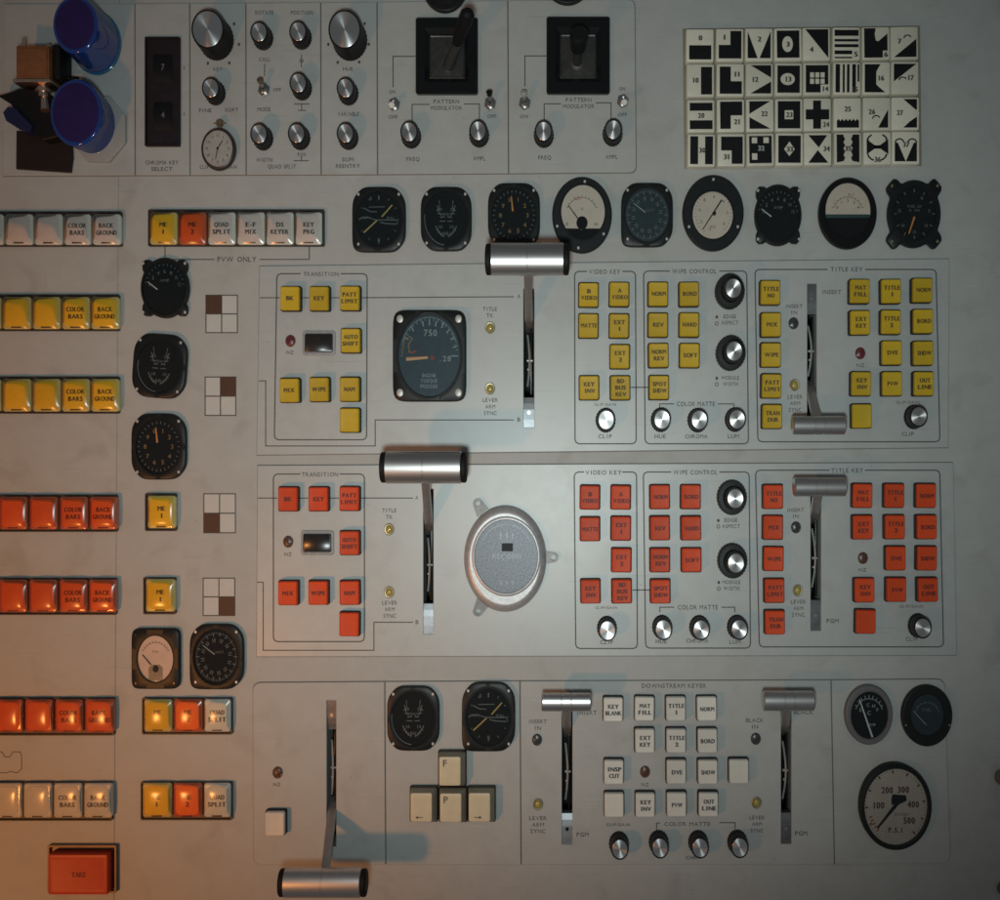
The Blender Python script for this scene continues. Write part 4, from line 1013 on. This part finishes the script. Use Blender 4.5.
M_greyc = mat('grey_movement_cover', (0.16, 0.16, 0.15), 0.4, var=.3, vscale=300)
M_orange2 = mat('pale_orange_needle', (0.80, 0.38, 0.17), 0.5)
M_dkred = mat('dark_red_hub', (0.25, 0.04, 0.05), 0.5)

gauge(379, 219.6, 26.6, 32.4, 'octs', (22.5, 27.5), 'black gauge with diagonal yellow bars, leftmost of the top gauge row', paint=f_cross)
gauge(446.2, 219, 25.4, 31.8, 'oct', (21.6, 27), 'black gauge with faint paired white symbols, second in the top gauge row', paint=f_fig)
gauge(514, 215.4, 26, 32, 'oct', (21.8, 27), 'black gauge with ten numerals and orange needle, partly behind a silver grip', paint=f_ten)
gauge(582, 215.2, 29.8, 37.8, 'round', (21.6, 26.8), 'round black gauge with cream dial and black lower mask, beside the silver grip', M_face, screws='four', paint=f_meter, dial_c=(1, 3))
gauge(647, 215, 25.8, 31.8, 'octs', (21.8, 27), 'black gauge with teal radial ticks, below the striped tiles corner', M_teal, paint=f_radial)
gauge(713, 213.2, 30.4, 37.6, 'round', (20, 23.6), 'round black gauge with small cream dial and thick blue-black rim', M_face, screws='tri', paint=f_inner, dial_c=(-.6, -2.4), H=7)
gauge(778, 215.2, 23.4, 30.4, 'ears', (21, 26.4), 'black gauge with square lugs and short white needle, in the top gauge row', paint=f_fan, screws=[(a*20.4, b_*24.2) for a in (-1, 1) for b_ in (-1, 1)])
gauge(847.5, 213.4, 29, 35.6, 'round', (22.4, 27.4), 'round black gauge whose upper half is cream', M_face, M_blkgloss, screws=None, paint=f_half, dial_c=(0, 2.4))
gauge(914, 214, 26.4, 33.6, 'earsbig', (20.6, 25.6), 'black gauge with four corner ears and orange needle, rightmost in the row', paint=f_eared, screws=[(a*22.6, b_*27.6) for a in (-1, 1) for b_ in (-1, 1)], screwm=M_brass)
gauge(165, 288, 24, 30, 'ears', (21.4, 26.4), 'black lugged gauge directly below the lines of PVW ONLY', paint=f_fan, screws=[(a*20.8, b_*24.4) for a in (-1, 1) for b_ in (-1, 1)])
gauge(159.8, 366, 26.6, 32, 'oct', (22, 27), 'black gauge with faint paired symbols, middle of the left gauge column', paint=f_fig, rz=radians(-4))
gauge(159, 446.6, 27.2, 33, 'oct', (22, 27.4), 'black gauge with ten amber numerals, lowest of the left gauge column', paint=f_ten)
gauge(156, 658.6, 24, 30.2, 'square', (17.8, 23), 'square black gauge with round cream dial at lower left', M_facep, M_case, screws=[(19, 24), (19, -24), (-19, 24), (-19, -24)], paint=f_square, screwm=M_blkgloss, dial_c=(0, 0))
gauge(216.8, 656.6, 26.8, 32.6, 'octs', (22.6, 27.6), 'black gauge with pale needle pointing up left, beside the square cream gauge', paint=f_radial)
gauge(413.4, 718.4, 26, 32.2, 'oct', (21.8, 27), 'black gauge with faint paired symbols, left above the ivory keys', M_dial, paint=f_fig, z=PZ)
gauge(488.6, 716.8, 26.6, 34.4, 'octs', (22.4, 28.4), 'black gauge with diagonal yellow bars, right above the ivory keys', paint=f_cross, z=PZ)
gauge(868.6, 714.6, 23.6, 29.8, 'round', (18.4, 23.4), 'round gauge with silver rim and long white needle', M_dial, M_chrome, screws=None, paint=f_white, z=PZ, H=7)
gauge(926.8, 715.6, 25.2, 30.6, 'round', (16.4, 20.6), 'round black gauge with dark blue dial, overlapping the panel corner', M_slate, screws=[(-21.6, -9), (21.6, -9)], paint=f_bluev, z=PZ, dial_c=(0, 1), sr=1.0, screwm=M_brass)
gauge(895.2, 806.2, 35.6, 43, 'round', (31.4, 38), 'large round cream pressure gauge with black rim at lower right', M_facew, screws=None, paint=f_press, z=PZ, H=9, rec=3)
gauge(429.6, 356, 36.4, 45.4, 'square', (30.6, 41), 'large square-cornered black gauge marked 750 on the upper panel', M_blue, screws=[(sx*29, sy*36.6) for sx in (-1, 1) for sy in (-1, 1)], paint=f_torque, z=PZ, H=7, dial_c=(0, .6), sr=3.2)
gauge(444.8, -14.5, 22.5, 26.4, 'round', (17, 20), 'brown-black round gauge cut off by the top edge above the left joystick', M_dkbrown, M_case, screws=None, z=PZ)
gauge(567.6, -27, 26, 31, 'round', (18, 22), 'black round gauge barely showing at the top edge above the right joystick', M_dial, screws=None, z=PZ)

# cast pewter disc with three lugs
x, y = at(505, 559, 8)
t = thing('pewter_cover', 'silver cast round cover with three small lugs on the middle panel', 'gauge', x, y, PZ)
e = lambda k, z, dx=0, dy=0: [(a*k+dx, b_*k+dy, z) for a, b_ in ell(41, 53, 72)]
MB().loft([e(1, 0), e(1, 3), e(.985, 5), e(.93, 7.5), e(.86, 9), e(.84, 9)], c1=True).build('cover_body', M_pewter, t)
MB().loft([[(a+1.4, b_+3, zz) for a, b_ in ell(34*q, 39.6*q, 72)] for q, zz in ((1, 9.05), (1, 10.6), (.97, 11.2), (.93, 11.2), (.91, 10.0))], c1=False).build('rim_ring', M_pewter, t)
d = MB().loft([[(a+1.4, b_+3, zz) for a, b_ in ell(31*q, 36*q, 72)] for q, zz in ((1, 10.0), (.2, 10.0))]).build('cover_face', M_pewd, t)
b = MB()
for i in (-6, 0, 6): b.line([(i+2, 20), (i+2, 26)], 1.4, 10.2)
b.text('RECORD', 2, 3, 4.6, 10.2, 28); b.text('0 0 0', 2, -23, 3.8, 10.2, 18); arc(b, 27, 31.6, 30, 150, .6, 10.2, cx=1.4, cy=3)
b.build('raised_lettering', M_wornlet, d)
b = MB(); b.poly([(-3, 8), (8, 8), (8, 16), (-3, 16)], 10.2); b.build('dark_window', M_blk, d)
for lx, ly, a in ((-26, 52.5, 118), (45.5, 1, 0), (-26, -50.5, 242)):
    b = MB(); q = radians(a); rot = lambda p: (lx+p[0]*cos(q)-p[1]*sin(q), ly+p[0]*sin(q)+p[1]*cos(q))
    out = [rot(p) for p in ([(-9, -7)] + [(3*1+4.4*cos(u), 4.8*sin(u)) for u in [-1.3+2.6*i/10 for i in range(11)]] + [(-9, 7)])]
    inn = [rot((2.2+2.4*cos(u), 2.7*sin(u))) for u in [pi*2*i/13 - pi for i in range(13)]]
    b.loft([[(p[0], p[1], 0) for p in inn], [(p[0], p[1], 3.6) for p in inn], [(p[0], p[1], 3.6) for p in out], [(p[0], p[1], 0) for p in out]], False, False)
    b.build('lug', M_lug, t)

# pocket watch
x, y = at(219, 149.5, 6)
t = thing('pocket_watch', 'small pocket watch with pinkish dial and dark crown on the top panels', 'watch', x, y, PZ)
e = lambda k, z: [(a*k, b_*k, z) for a, b_ in ell(17, 21, 56)]
MB().loft([e(.9, 0), e(1, 2.5), e(1, 6), e(.95, 8), e(.87, 8.6), e(.85, 7.6)], c1=False).build('watch_case', M_wcase, t)
d = MB().loft([e(.86, 7.6), e(.2, 7.6)]).build('dial', M_facep, t)
b = MB()
for i in range(12):
    a = radians(90-30*(i+1)); b.text(str(i+1), 10.8*cos(a), 13.2*sin(a), 3, 7.75, 2.4 if i < 9 else 3.6)
ticks(b, 13.6, 16.8, .94, 1.0, range(0, 360, 6), .35, 7.72); b.build('dial_marking', M_pencil, d)
needle(t, 7.6, 0, 0, 5, 8, .5, .3, M_blk, (0, 0, 1.0, M_blk)); needle(t, 7.7, 0, 0, -2, -11, .4, .2, M_blk)
MB().loft([e(.86, 8.3), e(.5, 8.9), e(.05, 9.1)]).build('glass', M_glass, t, ang=80)
MB().loft([[(a+1, 19.6+dz, 4.4+b_) for a, b_ in ell(r_, r_, 16)] for r_, dz in ((2.2, 0), (2.2, 4), (3.4, 4.4), (3.4, 9), (2.6, 9.6))], True).build('crown', M_bronze, t)
MB().tube((1-6, 26, 4.4), (1+6, 26, 4.4), .8).build('bow', M_brass, t)

# ---------------------------------------------------------------- toggle switches
def toggle(px, py, tx, ty, tip, label):
    t = thing('toggle_switch', label, 'toggle switch', px, py, PZ, 'small toggle switches')
    MB().loft([lev(ell(6, 7.2, 6, .3), 0), lev(ell(6, 7.2, 6, .3), 1.8), lev(ell(5.4, 6.5, 6, .3), 2.2)]).build('nut', M_steel, t)
    MB().loft([lev(ell(3.8, 4.6, 20), 2), lev(ell(3.8, 4.6, 20), 5), lev(ell(3.3, 4, 20), 5.4), lev(ell(2.6, 3.1, 20), 5.4), lev(ell(2.5, 3, 20), 3.5)]).build('bushing', M_steel, t)
    hz = 15.0; x, y = at(tx, ty, hz+PZ)
    ex, ey = x-px, py-y
    b = MB(); b.tube((0, 0, 3), (ex*.75, ey*.75, 3+(hz-3)*.75), 1.6, 2.2, 12); b.build('bat', M_steel, t)
    b = MB(); b.tube((ex*.66, ey*.66, 3+(hz-3)*.66), (ex*.95, ey*.95, 3+(hz-3)*.95), 2.6, 3.2, 14); b.tube((ex*.95, ey*.95, 3+(hz-3)*.95), (ex, ey, hz), 3.2, 2.2, 14)
    b.build('tip', tip, t)
toggle(394.6, 105.4, 391.4, 105, M_white, 'toggle switch with white tip left of the left joystick frame')
toggle(490.4, 104.4, 489.2, 91, M_blkgloss, 'toggle switch with dark tip right of the left joystick frame')
toggle(524.8, 104, 523.8, 91.4, M_screw, 'toggle switch with pale tip thrown upward, left of the right joystick')
toggle(622.6, 102, 624.4, 102.2, M_white, 'toggle switch with bright white tip at the right end')
toggle(264.8, 90.6, 259.6, 79, M_bronze, 'toggle switch thrown up left, between the ROTATE and WIDTH knobs')

# ---------------------------------------------------------------- joysticks
def joystick(x0, x1, y0, y1, stick, label):
    H = 6
    cx, cy = at((x0+x1)/2, (y0+y1)/2, H)
    t = thing('joystick', label, 'joystick', cx, cy, PZ, 'joystick units of the pattern modulators')
    W_, H_ = (x1-x0)*.99, (y1-y0)*.99
    o = lambda i, z: lev(rr(W_-2*i, H_-2*i*K, max(2.4-i*.2, .6), 3), z)
    MB().loft([o(0, 0), o(0, H-1.5), o(1, H), o(9, H), o(10, H-1), o(13, 2), o(13, 1)]).build('joystick_frame', M_blkgloss, t)
    MB().loft([o(13.2, 1.2), o(14.2, 2.2), o(15, 1.6), o(24, 3)]).build('dust_plate', M_joyp, t)
    stick(t)
def stick_a(t):
    bx, by = 1.5, -11.5
    MB().dome(4, 4.8, 5, 2, 16, 4, bx, by).build('pivot_ball', M_chrome, t)
    tx, ty = at(469, 10, 62)
    ex, ey = tx-447.4, 57-ty
    MB().tube((bx, by, 5), (bx+(ex-bx)*.5, by+(ey-by)*.5, 30), 5.6, 4.4, 16).build('clear_sleeve', M_sleeve, t)
    b = MB(); P_ = [(bx+(ex-bx)*u, by+(ey-by)*u, 5+57*u) for u in (.42, .5, .8, .95, 1.0)]
    for (p, r0), (q, r1) in zip(zip(P_, (4, 5.5, 7, 6.6, 4)), list(zip(P_, (4, 5.5, 7, 6.6, 4)))[1:]): b.tube(p, q, r0, r1, 18)
    b.build('stick_handle', M_rubber, t)
def stick_b(t):
    MB().dome(6, 7, 5, 2, 18, 4, -1, -8).build('pivot_ball', M_chrome, t)
    MB().tube((-1, -8, 4), (-.6, -2, 30), 4.6, 4.2, 16).build('clear_sleeve', M_sleeve, t)
    b = MB(); b.tube((-.6, -2, 26), (0, 2, 48), 7, 9, 20); b.tube((0, 2, 48), (0, 2.4, 51), 9, 6.5, 20)
    b.build('stick_handle', M_rubber, t)
M_joyp = mat('grey_dust_plate', (0.05, 0.052, 0.048), 0.35, metal=.3, var=.3, vscale=200)
M_sleeve = mat('smoky_sleeve', (0.05, 0.05, 0.047), 0.25, trans=.2)
joystick(415.5, 478, 17.4, 94, stick_a, 'black framed joystick whose handle leans to the upper right')
joystick(546.3, 610, 16.5, 93.7, stick_b, 'black framed joystick with short upright handle, right of the other joystick')

# thumbwheel window
x, y = at(163, 92, 3)
t = thing('thumbwheel_switch', 'tall black thumbwheel window with two pale digits above CHROMA KEY SELECT', 'selector switch', x, y, PZ)
o = lambda i, z: lev(rr(35-2*i, 109-2*i, 1, 2), z)
MB().loft([o(0, 0), o(0, 3), o(.4, 3.4), o(1.4, 3.4), o(2, 1.2)]).build('switch_frame', M_thumb, t)
for k, dig in ((24, '7'), (-23.5, '4')):
    b = MB(); b.loft([[(xx, k+18*sin(radians(a)), 1+9*cos(radians(a))-6) for xx in (-9, 9)][::1] for a in (-60, -40, -20, 0, 20, 40, 60)], False, False)
    wv = []
    for a in range(-60, 61, 12):
        wv.append([(-9, k+21*sin(radians(a)), -6+9.6*cos(radians(a))), (9, k+21*sin(radians(a)), -6+9.6*cos(radians(a)))])
    b = MB(); V = [p for pr in wv for p in pr]; b.add(V, [(2*i, 2*i+1, 2*i+3, 2*i+2) for i in range(len(wv)-1)])
    wh = b.build('thumbwheel', M_blk, t, ang=60)
    MB().text(dig, 1, k, 6.2, 3.9, 3.2).build('digit', M_faint, wh)

# ---------------------------------------------------------------- pattern selector tiles
x0s = [700.6, 730.4, 759.6, 788.6, 817, 847, 876.4, 905]; y0s = [44, 79, 114.6, 149]
TH = 10.0
TW, TL = 27.2, 32.4
o = lambda i, z: lev(rr(TW-2*i, TL-2*i, 1.2, 2), z)
TILE = MB().loft([o(0, 0), o(0, TH-1.2), o(.3, TH-.35), o(1, TH)]).mesh('tile_cap', M_cream)
E = lambda cx, cy, rx, ry, n=20: [(cx+rx*cos(2*pi*i/n), cy+ry*sin(2*pi*i/n)) for i in range(n)]
R4 = lambda a, b_, c, d: [(a, b_), (c, b_), (c, d), (a, d)]
SQ = R4(.08, .07, .93, .93)
def zig(x0, x1, y, n, amp): return [(x0+(x1-x0)*i/(2*n), y-(amp if i % 2 else 0)) for i in range(2*n+1)]
PAT = [  # (black shapes, cream shapes over them, number, number xy, number pale?, words)
 ([R4(.09, .5, .93, .95)], [], '0', (.5, .27), 'black lower half'),
 ([[(.52, .06), (.94, .06), (.94, .93), (.08, .93), (.08, .5), (.52, .5)]], [], '1', (.28, .26), 'white upper left corner'),
 ([[(.07, .08), (.45, .93), (.07, .93)], [(.94, .08), (.94, .93), (.52, .93)]], [], '2', (.5, .33), 'white wedge pointing down'),
 ([SQ], [E(.48, .5, .2, .25)], '3', (.48, .5), 'tall white oval'),
 ([[(.08, .04), (.95, .04), (.95, .95)]], [], '4', (.3, .68), 'black upper right diagonal half'),
 ([R4(.05, .07, .96, .26), R4(.05, .36, .96, .44), R4(.05, .52, .96, .62), R4(.05, .72, .72, .84), R4(.05, .92, .72, .97)], [], '5', (.84, .84), 'black horizontal stripes'),
 ([[(.06, .03), (.5, .03), (.46, .22), (.5, .42), (.6, .44), (.94, .2), (.94, .74), (.76, .74), (.76, .96), (.06, .96)]], [], '6', (.86, .86), 'black left side with notched corner'),
 ([[(.1, .95), (.95, .95), (.95, .38)]], [], '7', (.3, .45), 'black lower right diagonal and curl'),
 ([R4(.52, .08, .94, .95)], [], '10', (.3, .5), 'black right half'),
 ([[(.1, .08), (.52, .08), (.52, .54), (.94, .54), (.94, .94), (.1, .94)]], [], '11', (.74, .32), 'white upper right corner'),
 ([[(.16, .05), (.94, .05), (.94, .44)], [(.16, .94), (.94, .94), (.94, .56)]], [], '12', (.32, .5), 'white wedge pointing right'),
 ([SQ], [E(.47, .5, .27, .19)], '13', (.47, .5), 'wide white oval'),
 ([SQ], [R4(.24+.2*i, .3+.2*j, .39+.2*i, .46+.2*j) for i in range(3) for j in range(2)] + [R4(.64, .68, .95, .95)], '14', (.8, .82), 'six little white squares'),
 ([R4(.07, .05, .24, .94), R4(.34, .05, .42, .94), R4(.5, .05, .6, .94), R4(.7, .05, .84, .94), R4(.9, .05, .97, .6)], [], '15', (.78, .84), 'black vertical stripes'),
 ([[(.06, .06), (.66, .06), (.56, .2), (.5, .3), (.5, .7), (.6, .78), (.84, .95), (.06, .95)]], [], '16', (.66, .5), 'black left side and toothed notch'),
 ([[(.08, .06), (.93, .06), (.08, .62)]], [], '17', (.7, .5), 'black upper left diagonal'),
 ([R4(.08, .09, .94, .34), R4(.08, .64, .94, .92)], [], '20', (.5, .49), 'white band across the middle'),
 ([[(.1, .06), (.94, .06), (.94, .5), (.5, .5), (.5, .92), (.1, .92)]], [], '21', (.73, .7), 'white lower right corner'),
 ([[(.1, .06), (.9, .06), (.1, .46)], [(.1, .56), (.9, .93), (.1, .93)]], [], '22', (.66, .46), 'white wedge pointing left'),
 ([SQ], [R4(.34, .36, .66, .64)], '23', (.5, .5), 'white square in the middle'),
 ([R4(.34, .06, .64, .34), R4(.06, .34, .95, .66), R4(.34, .66, .64, .95)], [], '24', (.82, .82), 'black plus shape'),
 ([zig(.1, .94, .72, 6, .07) + [(.94, .93), (.1, .93)]], [], '25', (.5, .34), 'black serrated band at the bottom'),
 ([[(.55, .94), (.93, .94), (.93, .36)]], [], '26', (.3, .44), 'small black lower right corner and hook'),
 ([[(.42, .05), (.94, .05), (.94, .42)], [(.94, .6), (.94, .95), (.42, .95), (.66, .76)]], [E(.9, .5, .12, .12)], '27', (.28, .48), 'two black right corners and a hook'),
 ([R4(.08, .06, .38, .94), R4(.64, .06, .94, .94)], [], '30', (.52, .5), 'white vertical band'),
 ([[(.12, .08), (.94, .08), (.94, .94), (.52, .94), (.52, .52), (.12, .52)]], [], '31', (.32, .72), 'white lower left corner'),
 ([SQ], [R4(.18, .12, .38, .3), R4(.62, .12, .82, .3), R4(.18, .62, .38, .82)], '32', (.52, .46), 'three white corner squares'),
 ([SQ], [[(.5, .26), (.7, .5), (.5, .72), (.3, .5)]], '33', (.5, .5), 'white diamond'),
 ([[(.14, .07), (.86, .07), (.54, .46)], [(.5, .54), (.9, .94), (.14, .94)]], [], '34', (.82, .5), 'black hourglass shape'),
 ([[(.08, .06), (.34, .06)] + [(.34+(.06 if i % 2 else 0), .1+.1*i) for i in range(9)] + [(.08, .94)], [(.94, .06), (.68, .06)] + [(.68-(.06 if i % 2 else 0), .1+.1*i) for i in range(9)] + [(.94, .94)]], [], '35', (.5, .5), 'two serrated black side bars'),
 ([[(.1, .22), (.5, .46), (.1, .7)], [(.92, .22), (.92, .7), (.52, .46)], R4(.4, .41, .62, .52)], [], '36', (.5, .86), 'black bow tie and curved prongs'),
 ([[(.08, .34), (.2, .34), (.5, .93), (.08, .93)], [(.92, .34), (.8, .34), (.5, .93), (.92, .93)]], [], '37', (.5, .4), 'white heart-like wedge'),
]
ins = .5
for k, (blk, crm, num, (nx, ny), words) in enumerate(PAT):
    r_, c_ = divmod(k, 8)
    px = x0s[c_] + (r_-1.5)*.45; py = y0s[r_] - (c_-3.5)*.36
    x, y = at(px, py, TH)
    t = thing('pattern_tile', 'cream pattern tile numbered %s with %s' % (num, words), 'tile button', x, y, .4, 'black and cream pattern tiles', radians(random.uniform(-.4, .8)))
    c = link('tile_cap', TILE, t)
    U = lambda p: ((p[0]-.5)*(TW-2*ins), (.5-p[1])*(TL-2*ins))
    b = MB()
    for pl in blk: b.poly([U(p) for p in pl], TH+.1)
    if num in ('7', '26', '17'):
        ax, ay = {'7': (.62, .36), '26': (.48, .66), '17': (.42, .58)}[num]
        b.line([U((ax+.14*cos(u), ay+.1*sin(u))) for u in [pi+.35*i for i in range(9)]], 1.2, TH+.1)
    if num == '36':
        for sx in (-1, 1):
            b.line([U((.5+sx*(.2+.16*sin(u*1.2)), .08+.1*u)) for u in (0, .6, 1.2, 1.8)], 1.6, TH+.12)
            b.line([U((.5+sx*.36*cos(u), .66+.24*sin(u))) for u in (0.1, .5, .9, 1.2)], 1.6, TH+.12)
    if num == '37':
        for sx in (-1, 1): b.line([U((.5+sx*.24+.16*cos(u), .34+.12*sin(u))) for u in [pi+.35*i for i in range(10)]], 1.4, TH+.12)
    b.build('black_pattern', M_blk, c)
    if crm:
        b = MB()
        for pl in crm: b.poly([U(p) for p in pl], TH+.22)
        b.build('pale_pattern', M_cream, c)
    nxy = U((nx, ny))
    pale = num in ('32',)
    MB().text(num, nxy[0], nxy[1], 5.0, TH+.34, 2.6*len(num)+.6, bold=.13).build('tile_number', M_pale if pale else M_ink, c)
tr = MB().box(-118.5, 118.5, -70, 70, 0, .9, .3).build('tile_tray', M_keyside, loc=(WX(at(802.6, 96.6, 2)[0]), WY(at(802.6, 96.6, 2)[1]), 0))
tr.rotation_euler = (0, 0, radians(.7)); tag(tr, 'thin dull tray under the block of black and cream pattern tiles', 'tray')

# ---------------------------------------------------------------- ivory keyboard keys
KW, KL = 28.4, 35.6
o = lambda i, z, dx=0, dy=0: [(a+dx, b_+dy, z) for a, b_ in rr(KW-2*i, KL-2*i, 1.6, 3)]
KSK = MB().loft([o(0, 0), o(0, 4), o(1, 6), o(1.2, 6)]).mesh('key_skirt', M_house)
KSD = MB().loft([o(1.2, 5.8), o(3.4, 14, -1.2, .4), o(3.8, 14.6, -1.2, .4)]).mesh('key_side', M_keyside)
KTP = MB().loft([o(3.7, 14.2, -1.2, .4), o(3.9, 15, -1.2, .4), o(4.6, 15.3, -1.2, .4), o(8, 15.0, -1.2, .4)]).mesh('key_top', M_key)
for px, py, ch, lab in ((452.6, 767.3, 'F', 'ivory keyboard key lettered F, above the other three'), (453.4, 803.4, 'P', 'ivory keyboard key lettered P, middle of the lower three'),
                        (424.4, 803, '<', 'ivory keyboard key with left arrow, left of the P key'), (481.8, 803, '>', 'ivory keyboard key with right arrow, right of the P key')):
    x, y = at(px, py, 3)
    t = thing('keyboard_key', lab, 'key', x, y, PZ, 'ivory keyboard keys')
    link('key_skirt', KSK, t); link('key_side', KSD, t); c = link('key_top', KTP, t)
    b = MB()
    if ch in 'FP': b.text(ch, -6, 8.4, 6.6, 15.3, 4.2)
    else:
        s_ = -1 if ch == '<' else 1
        b.line([(-3.4-3, -9.4), (3.4-3, -9.4)], .7, 15.3); b.line([(s_*1.4-3, -8.2), (s_*3.4-3, -9.4), (s_*1.4-3, -10.6)], .7, 15.4)
    b.build('legend', M_ink, c)

# ---------------------------------------------------------------- loose things at the top left: blue lenses, toggle, brackets
def blens(bx, by, H, rb, rt, label, nut=False):
    t = thing('blue_lens', label, 'lens', bx, by, PZ, 'large blue indicator lenses')
    e = lambda r_, z: [(a, b_, z) for a, b_ in ell(r_, r_*K*1.06, 48)]
    z0 = 0
    if nut:
        MB().loft([[(a+6, b_-5, z) for a, b_ in ell(r_, r_*K, 8, .39)] for r_, z in ((29, 0), (29, 4), (27, 5))]).build('lens_nut', M_clear, t); z0 = 5
    else:
        MB().loft([e(rb+1, 0), e(rb+1, 2.5), e(rb, 3.2), e(rb-3, 3.2)]).build('lens_flange', M_bteal, t); z0 = 3
    nr = 15; ribs = []
    for i in range(nr*2+1):
        u = i/(nr*2); ribs.append(e(rb+(rt+.6-rb)*u - (.55 if i % 2 else 0), z0+(H-2.4-z0)*u))
    MB().loft(ribs+[e(rt, H-1), e(rt-1.2, H), e(rt-2.4, H-.3)], True, True).build('lens_body', M_blens, t, ang=80)
    MB().loft([e(rt-2.4, H-.2), e(rt*.6, H+.6), e(rt*.2, H+.9)]).build('lens_face', M_bface, t, ang=60)
blens(98, 44.4, 46, 23.5, 21, 'large blue lens cut by the top edge at upper left')
blens(95, 125.6, 38, 23, 24.6, 'large blue lens standing in a milky eight-sided nut, lower of the two', True)
x, y = at(33, 63, 30)
t = thing('loose_toggle', 'loose brown toggle switch lying on its side beside the blue lenses', 'toggle switch', x, y, PZ)
MB().box(-16, 16, -16, 17, 0, 29, 1.2).build('switch_body', M_bake, t)
MB().box(-18.4, 18.4, -19.5, -16.2, 0, 31, .8).build('end_plate', M_copper, t)
MB().box(16.3, 24, -14, 20, 0, 24, 1).build('side_plate', M_blk, t)
MB().tube((6, -19.5, 20), (6, -30, 20), 4.6, 4.6, 20).build('bushing', M_copper, t)
MB().tube((7, -30, 20), (9, -44, 22), 3.2, 4.4, 16).build('bat', M_copper, t)
MB().box(-15.5, -11.5, 17.2, 28, 18, 20, .4).build('terminal', M_copper, t)
MB().box(9, 13, 17.2, 22, 18, 20, .4).build('terminal', M_copper, t)
MB().box(-14.5, 14.5, -13, 14, 29.05, 29.9, .6).build('cover_plate', M_bake, t)
MB().tube((5.6, -22, 20), (5.6, -25.5, 20), 7, 7, 6).build('nut', M_copper, t)
MB().tube((24, -8, 10), (36, -8, 10), 1.6, 1.6, 12).build('terminal', M_blkgloss, t)
def prism(name, pts, h, m, label, cat, z=0, h2=None):
    px = [at(a, b_, h) for a, b_ in pts]; cx = sum(p[0] for p in px)/len(px); cy = sum(p[1] for p in px)/len(px)
    L = lambda k, zz: [((p[0]-cx)*k, (cy-p[1])*k, zz) for p in px]
    b = MB(); b.loft([L(1, 0), L(1, h-1), L(.96, h)], True)
    if sum(px[i][0]*px[(i+1) % len(px)][1]-px[(i+1) % len(px)][0]*px[i][1] for i in range(len(px))) > 0: b.f = [tuple(reversed(f)) for f in b.f]
    o_ = b.build(name, m, loc=(WX(cx), WY(cy), (PZ+z)*S)); return tag(o_, label, cat)
prism('plastic_plate', [(17, 131), (72, 134), (73, 158), (71, 172.6), (16.6, 169)], 4, M_dkbrown, 'dark brown rectangular plate lying below the navy bracket', 'plate')
prism('plastic_bracket', [(0.5, 97.5), (14, 94), (22, 90.6), (46, 92), (56, 100), (60, 120), (62, 138), (46, 142), (30, 132), (14, 106)], 14, M_blk,
      'black angular bracket under the loose brown toggle switch', 'bracket', 4.2)
prism('plastic_clip', [(6, 114), (11, 108.5), (18, 109), (26, 118), (36, 128), (34, 134), (24, 132), (9, 122.5)], 18, M_navy, 'glossy navy blue clip poking out left of the black bracket', 'clip', 4.2)

# studs at the right edge
for px, py, r_ in ((1000.5, 777, 6.2), (1002, 888, 5)):
    ob = MB().loft([lev(ell(r_, r_*K, 20), 0), lev(ell(r_, r_*K, 20), 3), lev(ell(r_*.8, r_*.8*K, 20), 4.6), lev(ell(r_*.3, r_*.3*K, 20), 5)]).build('panel_stud', M_bronze, loc=(WX(px), WY(py), 0))
    tag(ob, 'small brown stud cut by the right edge, %s of two' % ('upper' if py < 800 else 'lower'), 'stud', 'brown studs at the right edge')
